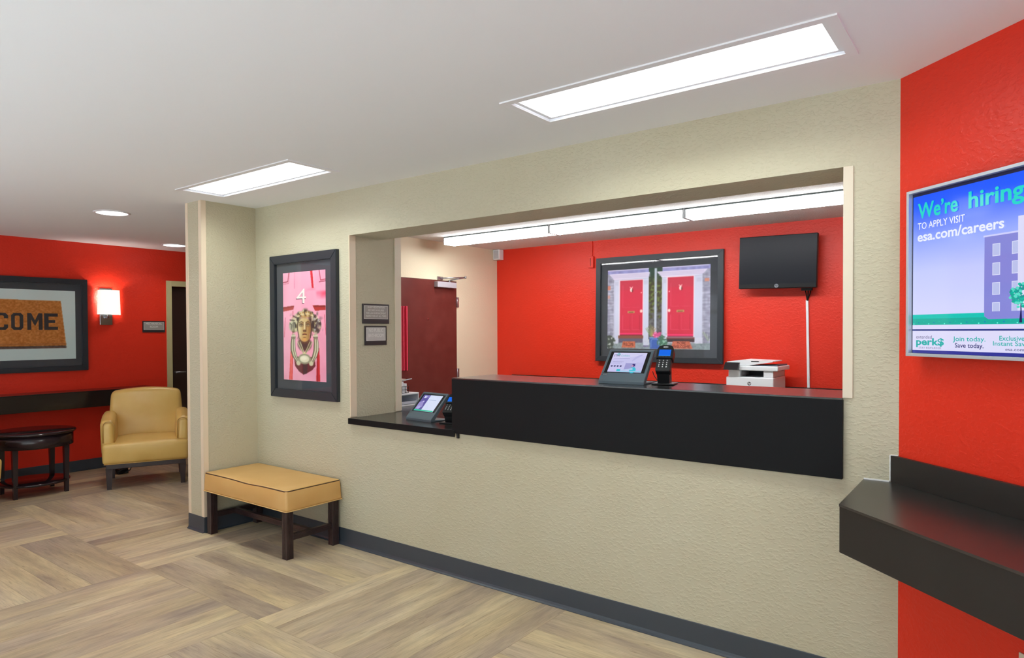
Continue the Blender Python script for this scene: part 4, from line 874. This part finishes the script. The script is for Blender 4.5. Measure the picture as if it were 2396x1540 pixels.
# ------------------------------------------------------------------ armchairs
def armchair(label, loc, rz):
    t = thing('armchair', label, 'chair', loc, rz, 'tan leather armchairs along the far red wall')
    # local: X right (as seen by the sitter's front), front is -Y; front legs at y=0
    for (x, y) in ((-.31, 0), (.31, 0), (-.31, .57), (.31, .57)):
        bm = NB(); a, b = .018, .028
        hexa(bm, [(x - a, y - a, 0), (x + a, y - a, 0), (x + a, y + a, 0), (x - a, y + a, 0)], [(x - b, y - b, .2), (x + b, y - b, .2), (x + b, y + b, .2), (x - b, y + b, .2)]); ob('leg', bm, DARKWOOD, t)
    bm = NB(); box(bm, (-.335, -.03, .195), (.335, .61, .24), .003); ob('seat_frame', bm, DARKWOOD, t)
    def seatfn(p):
        k = max(0, min(1, (p.z - .24) / .2)); p = p.copy(); p.y -= .02 * k if p.y < 0 else 0; return p
    bm = NB(); cushion(bm, 0, .25, .24, .72, .62, .195, .03, crown=.03, bulge=.012, n=14, fn=seatfn); s = ob('seat', bm, LEATHER, t)
    bm = NB(); tube(bm, [(-.35, -.058, .246), (-.1, -.066, .246), (.1, -.066, .246), (.35, -.058, .246)], .004, 6); ob('welt', bm, mat('welt_tan', (176, 138, 72), .5), s)
    for sgn in (-1, 1):
        def armfn(p):
            p = p.copy(); k = max(0, min(1, (p.z - .3) / .38))
            p.x += sgn * .012 * k; p.z += .05 * max(0, min(1, (p.y - .0) / .3)) * k - .015 * k; return p
        bm = NB(); cushion(bm, sgn * .312, .27, .30, .115, .54, .36, .045, crown=.0, bulge=.006, n=10, fn=armfn); a = ob('arm', bm, LEATHER, t)
        bm = NB(); pts = [(sgn * .312 + .045 * math.cos(q), -.004, .60 + .04 * math.sin(q)) for q in [math.pi * k / 8 for k in range(9)]]
        tube(bm, [(pts[0][0], -.004, .44)] + pts + [(pts[-1][0], -.004, .44)], .004, 6); ob('piping', bm, mat('welt_tan'), a)
    def backfn(p):
        p = p.copy(); k = (p.z - .38) / .5; p.y += .10 * k; p.x *= 1 - .05 * k; p.z -= .035 * (p.x / .33) ** 2 * max(0, k); p.y -= .03 * (1 - (p.x / .34) ** 2) * math.sin(math.pi * max(0, min(1, k))); return p
    bm = NB(); cushion(bm, 0, .50, .38, .66, .15, .53, .04, crown=0, bulge=.01, n=14, fn=backfn); ob('backrest', bm, LEATHER, t)
    return t
ev = Vector((.42, .9075, 0)); nv = Vector((.9075, -.42, 0)); p0 = Vector((-6.764, 2.696, 0)) + ev * .31
armchair('tan leather armchair partly hidden by the pillar under the wall shelf', p0, math.atan2(.9075, .42))
armchair('tan leather armchair at the left edge of the photo beside the table', (-6.645, 1.496, 0), math.radians(110))
# ------------------------------------------------------------------ side table
t = thing('side_table', 'round dark wood side table with lower shelf beside the armchair', 'table', (-7.205, 2.235, 0))
bm = NB(); lathe(bm, [(.30, .548), (.325, .556), (.332, .566), (.330, .576), (.32, .58), (.01, .58)], 56); ob('tabletop', bm, mat('glossy_dark_wood', (36, 24, 28), .12), t)
bm = NB(); lathe(bm, [(.292, .440), (.308, .440), (.308, .549), (.292, .549)], 56, cap=False); 
for k in range(0): pass
ob('apron', bm, mat('satin_dark_wood', (40, 30, 34), .22), t)
for (x, y) in ((.162, -.185), (.162, .185), (-.162, -.185), (-.162, .185)):
    bm = NB(); a, b = .015, .024
    x *= 1.08; y *= 1.08
    hexa(bm, [(x - a, y - a, 0), (x + a, y - a, 0), (x + a, y + a, 0), (x - a, y + a, 0)], [(x - b, y - b, .55), (x + b, y - b, .55), (x + b, y + b, .55), (x - b, y + b, .55)]); ob('leg', bm, mat('satin_dark_wood'), t)
bm = NB(); lathe(bm, [(.27, .10), (.277, .106), (.277, .118), (.272, .122), (.01, .122)], 56); ob('shelf', bm, mat('glossy_dark_wood'), t)
# ------------------------------------------------------------------ far wall: shelf, sconce, door, cable
t = thing('wall_shelf', 'long black wall shelf on the far red wall behind the armchair', 'shelf', (XF, 1.6, .7))
bm = NB(); box(bm, (.002, -1.9, .0), (.30, 1.95, .165), .002); ob('body', bm, BLACK, t)
bm = NB(); box(bm, (.001, -1.902, .165), (.303, 1.952, .172), .001); ob('top', bm, BLACK, t)
t = thing('wall_sconce', 'lit white shade wall lamp with chrome plate on the far red wall', 'lamp', M=wallM((XF, 3.155, 1.76), (1, 0, 0)))
bm = NB(); box(bm, (-.063, -.2, .001), (.063, .2, .016), .002); ob('back_plate', bm, CHROME, t)
bm = NB(); n = 18; R1, R2 = .103, .112; z0 = .022
for k in range(n):
    a0, a1 = math.pi * k / n, math.pi * (k + 1) / n
    f = lambda a, y, R: (.018 + R * math.cos(a), y, z0 + .105 * math.sin(a) ** .6 if math.sin(a) > 0 else z0)
    q = [bm.verts.new(f(a0, -.09, R2)), bm.verts.new(f(a1, -.09, R2)), bm.verts.new(f(a1, .18, R1)), bm.verts.new(f(a0, .18, R1))]
    bm.faces.new(q[::-1])
bmesh.ops.remove_doubles(bm, verts=list(bm.verts), dist=1e-5); bmesh.ops.recalc_face_normals(bm, faces=list(bm.faces)); ob('lamp_shade', bm, SHADEM, t, smooth=True)
bm = NB(); tube(bm, [(0, -.12, .016), (0, -.12, .06), (0, -.05, .06)], .009, 10); tube(bm, [(-.1, -.088, .024), (-.09, -.088, .1), (0, -.088, .128), (.09, -.088, .1), (.1, -.088, .024)], .003, 6); ob('arm', bm, CHROME, t)
bm = NB(); prism(bm, [(.018 + R2 * .97 * math.cos(math.pi * k / n), z0 + .10 * max(0, math.sin(math.pi * k / n)) ** .6) for k in range(n + 1)], -.001, .001, M=Matrix(((1, 0, 0, 0), (0, 0, 1, -.086), (0, 1, 0, 0), (0, 0, 0, 1)))); ob('shade_diffuser', bm, SHADEM, t)
for dy in (.11,):
    ld = bpy.data.lights.new('sconce_bulb', 'POINT'); ld.energy = SCONCE if dy > 0 else SCONCE * .10; ld.shadow_soft_size = .03; ld.color = (1, .96, .9)
    lo = bpy.data.objects.new('sconce_bulb', ld); COL.objects.link(lo); lo.location = (XF + (.075 if dy > 0 else .06), 3.155, 1.76 + dy)
d2 = struct_root('door_2', (XF, 4.31, 0))
for a in ((-.50, 0, -.44, 2.085), (.44, 0, .50, 2.085), (-.44, 2.02, .44, 2.085)):
    bm = NB(); box(bm, (-.06, a[0], a[1]), (.018, a[2], a[3]), .002); ob('jamb', bm, DFRAME, d2)
bm = NB(); box(bm, (-.1, -.438, .008), (-.055, .438, 2.015), .001); ob('leaf', bm, DARKDOOR, d2)
bm = NB(); tube(bm, [(-.055, -.38, 1.0), (-.01, -.38, 1.0)], .012, 10); tube(bm, [(-.012, -.38, 1.0), (-.012, -.27, 1.0)], .009, 8); ob('handle', bm, STEEL, d2)
t = thing('power_adapter', 'tangle of black cord and plug on the floor under the armchair', 'cable', (-7.436, 3.09, 0))
bm = NB(); box(bm, (-.03, -.05, .0005), (.03, .05, .04), .004); ob('plug', bm, BLACKPL, t)
bm = NB(); pts = [(.06 * math.cos(k * .7) * (1 - k * .02), .09 * math.sin(k * .7) * (1 - k * .02), .012 + .05 * abs(math.sin(k * .45))) for k in range(26)]
tube(bm, pts, .006, 6); ob('cord', bm, BULBCABLE, t)
# ------------------------------------------------------------------ right wall: screen, shelf, outlet
def RP(s, z, out=0.0): v = RC + RD * s + RN * out; return Vector((v.x, v.y, z))
TVW, TVH = 1.075, .606; S0 = .100; TZ = 1.375
t = thing('display_screen', 'large lit advertising screen on the angled red wall', 'screen', M=wallM(RP(S0 + TVW / 2, TZ + TVH / 2), RN))
hx, hy = TVW / 2, TVH / 2
bm = NB(); box(bm, (-hx + .02, -hy + .02, .001), (hx - .02, hy - .02, .035)); ob('housing', bm, BLACKPL, t)
bm = NB(); f = .011
for lo, hi in (((-hx, -hy, .03), (hx, -hy + f, .062)), ((-hx, hy - f, .03), (hx, hy, .062)), ((-hx, -hy + f, .03), (-hx + f, hy - f, .062)), ((hx - f, -hy + f, .03), (hx, hy - f, .062))): box(bm, lo, hi, .001)
ob('bezel', bm, SILVER, t)
E = 1.0
def sky_mat():
    m = mat('screen_sky', (8, 8, 10), .08); nt = m.node_tree; p = nt.nodes['Principled BSDF']
    tc = N(nt, 'ShaderNodeTexCoord'); sp = N(nt, 'ShaderNodeSeparateXYZ'); mr = N(nt, 'ShaderNodeMapRange'); mr.inputs['From Min'].default_value = -.15; mr.inputs['From Max'].default_value = .29
    r = N(nt, 'ShaderNodeValToRGB'); e = r.color_ramp.elements
    e[0].position = 0; e[0].color = C(214, 216, 255); e[1].position = 1; e[1].color = C(0, 82, 255)
    for ps, cl in ((.35, (196, 204, 255)), (.6, (150, 170, 255)), (.78, (78, 118, 250)), (.9, (14, 88, 252))): q = e.new(ps); q.color = C(*cl)
    L = nt.links.new; L(tc.outputs['Object'], sp.inputs[0]); L(sp.outputs[1], mr.inputs[0]); L(mr.outputs[0], r.inputs[0]); L(r.outputs[0], p.inputs['Emission Color']); p.inputs['Emission Strength'].default_value = E
    return m
F_ = Flat(z=.0445, dz=.000012, emit=E)
XX = lambda s: s - S0 - hx
YY = lambda z: z - TZ - hy
def SR(s0, z0, s1, z1, c): F_.rect(XX(s0), YY(z0), XX(s1), YY(z1), c)
NAVY = (36, 44, 110); TEAL = (10, 200, 190)
SR(.111, 1.386, 1.164, 1.97, (20, 22, 60))
SR(.1145, 1.398, 1.16, 1.958, sky_mat())
SR(.409, 1.50, .62, 1.772, (134, 136, 216)); SR(.405, 1.772, .53, 1.7775, (206, 208, 252)); SR(.525, 1.50, 1.1, 1.822, (218, 218, 250)); SR(.55, 1.53, .72, 1.77, (170, 176, 240))
for s in (.438, .505):
    for z in (1.707, 1.646, 1.583, 1.519): SR(s, z, s + .027, z + .04, (222, 226, 252)); SR(s + .002, z + .002, s + .025, z + .038, (186, 194, 236))
F_.poly([(XX(.525), YY(1.5)), (XX(.60), YY(1.5)), (XX(.60), YY(1.815)), (XX(.525), YY(1.822))], (220, 220, 250))
# tree emblem star on the tower
F_.poly([(XX(.566) + (.02 if k % 2 == 0 else .009) * math.sin(k * math.pi / 5), YY(1.80) + (.02 if k % 2 == 0 else .009) * math.cos(k * math.pi / 5)) for k in range(10)], (30, 196, 176))
SR(.1145, 1.489, 1.16, 1.527, (12, 196, 184)); SR(.1145, 1.489, 1.16, 1.512, (14, 176, 160)); F_.poly([(XX(.41), YY(1.515)), (XX(.425), YY(1.505)), (XX(1.16), YY(1.512)), (XX(1.16), YY(1.53)), (XX(.41), YY(1.53))], (134, 136, 216))
for k in range(46):
    s = .12 + k * .0225; F_.ell(XX(s), YY(1.493 + .004 * ((k * 7) % 3)), .0028, .0022, ((110, 250, 226), (20, 120, 190), (14, 190, 170))[k % 3], 8)
SR(.1145, 1.474, 1.16, 1.489, (222, 220, 252)); SR(.1145, 1.468, 1.16, 1.474, (40, 56, 134)); SR(.1145, 1.398, 1.16, 1.468, (222, 220, 250)); SR(.1145, 1.387, 1.16, 1.398, (52, 56, 150))
# tree
F_.poly([(XX(.531), YY(1.493)), (XX(.541), YY(1.493)), (XX(.539), YY(1.53)), (XX(.5365), YY(1.575)), (XX(.534), YY(1.575)), (XX(.535), YY(1.53))], (30, 30, 90))
for k in range(130):
    a = random.uniform(0, 6.28); r = .037 * math.sqrt(random.random()); F_.z += .000005
    F_.ell(XX(.538) + r * math.cos(a), YY(1.577) + r * math.sin(a), .006, .0045, random.choice(((20, 170, 152), (16, 186, 166), (34, 150, 150), (90, 220, 200))), 7)
scr = F_.build('screen', t)
Z = F_.z + .0001
def TL(items, col): lettering(scr, items, flat(col, E), Z)
TL([dict(body="We\u2019re", x=XX(.139), y=YY(1.877), width=.170, height=.054, bold=.022), dict(body='hiring', x=XX(.351), y=YY(1.877), width=.196, height=.054, bold=.022)], (14, 214, 204))
TL([dict(body='TO APPLY VISIT', x=XX(.139), y=YY(1.836), width=.198, height=.024)], (250, 250, 255))
TL([dict(body='esa.com/careers', x=XX(.138), y=YY(1.793), width=.343, height=.034, bold=.022)], (236, 240, 255))
TL([dict(body='extended', x=XX(.134), y=YY(1.440), width=.070, height=.012)], (112, 108, 150))
TL([dict(body='perk$', x=XX(.134), y=YY(1.417), width=.122, height=.025, bold=.03), dict(body='Join today.', x=XX(.293), y=YY(1.433), width=.125, height=.0155, bold=.01), dict(body='Exclusive N', x=XX(.467), y=YY(1.437), width=.108, height=.0145, bold=.01), dict(body='Instant Savin', x=XX(.445), y=YY(1.4205), width=.125, height=.0145, bold=.01)], (36, 176, 172))
TL([dict(body='STAY REWARDED', x=XX(.146), y=YY(1.4035), width=.098, height=.0065, space=1.2)], (84, 86, 140))
TL([dict(body='Save today.', x=XX(.301), y=YY(1.411), width=.11, height=.0155, bold=.012)], (40, 40, 112)); TL([dict(body='esa.com/ex', x=XX(.488), y=YY(1.4045), width=.088, height=.0095)], (60, 62, 120))
# shelf below the screen
t = thing('wall_counter', 'black counter shelf with short backsplash below the advertising screen', 'counter', (RC.x, RC.y, .71))
loc = lambda v: (v.x - RC.x, v.y - RC.y)
o1 = .437; FLx = -.466
s_f = (FLx - RC.x - RN.x * o1) / RD.x; FLp = RC + RD * s_f + RN * o1
pts = [loc(RC + RN * .002 + RD * .002), loc(Vector((RC.x - .003, YW - .003, 0))), loc(Vector((FLx, YW - .003, 0))), loc(FLp), loc(RC + RD * 1.75 + RN * o1), loc(RC + RD * 1.75 + RN * .002)]
bm = NB(); prism(bm, pts, 0, .158); ob('front_panel', bm, BLACKSF, t)
def grow(p, c=(0.2, -0.35), k=1.004): return (c[0] + (p[0] - c[0]) * k, c[1] + (p[1] - c[1]) * k)
bm = NB(); prism(bm, [pts[0], pts[1], (pts[2][0] - .0015, pts[2][1]), (pts[3][0] - .0015, pts[3][1] - .0015), (pts[4][0] - .001, pts[4][1] - .001), pts[5]], .158, .166); ob('top', bm, BLACKS, t)
bm = NB(); q = [RC + RN * .003 + RD * .004, RC + RD * 1.75 + RN * .003, RC + RD * 1.75 + RN * .021, RC + RN * .021 + RD * -.012]
q[3] = Vector((RC.x - .026, YW - .004, 0)); prism(bm, [loc(v) for v in q], .1665, .270); ob('backsplash', bm, BLACKSF, t)
bm = NB(); box(bm, (FLx - RC.x - .001, -.004, .163), (-.028, -.0005, .171)); box(bm, (-.031, -.004, .166), (-.0275, -.0005, .272)); box(bm, (-.0275, -.004, .2705), (-.002, -.0005, .2735)); ob('caulk_line', bm, WHITE, t)
t = thing('wall_outlet', 'cream outlet plate low on the angled red wall under the counter', 'outlet', M=wallM(RP(.54, .395), RN))
bm = NB(); box(bm, (-.036, -.058, .0005), (.036, .058, .007), .002); ob('plate', bm, TRIMB, t)
for y in (-.022, .022):
    bm = NB(); box(bm, (-.014, y - .014, .007), (.014, y + .014, .009), .002); ob('socket', bm, WHITEPL, t)
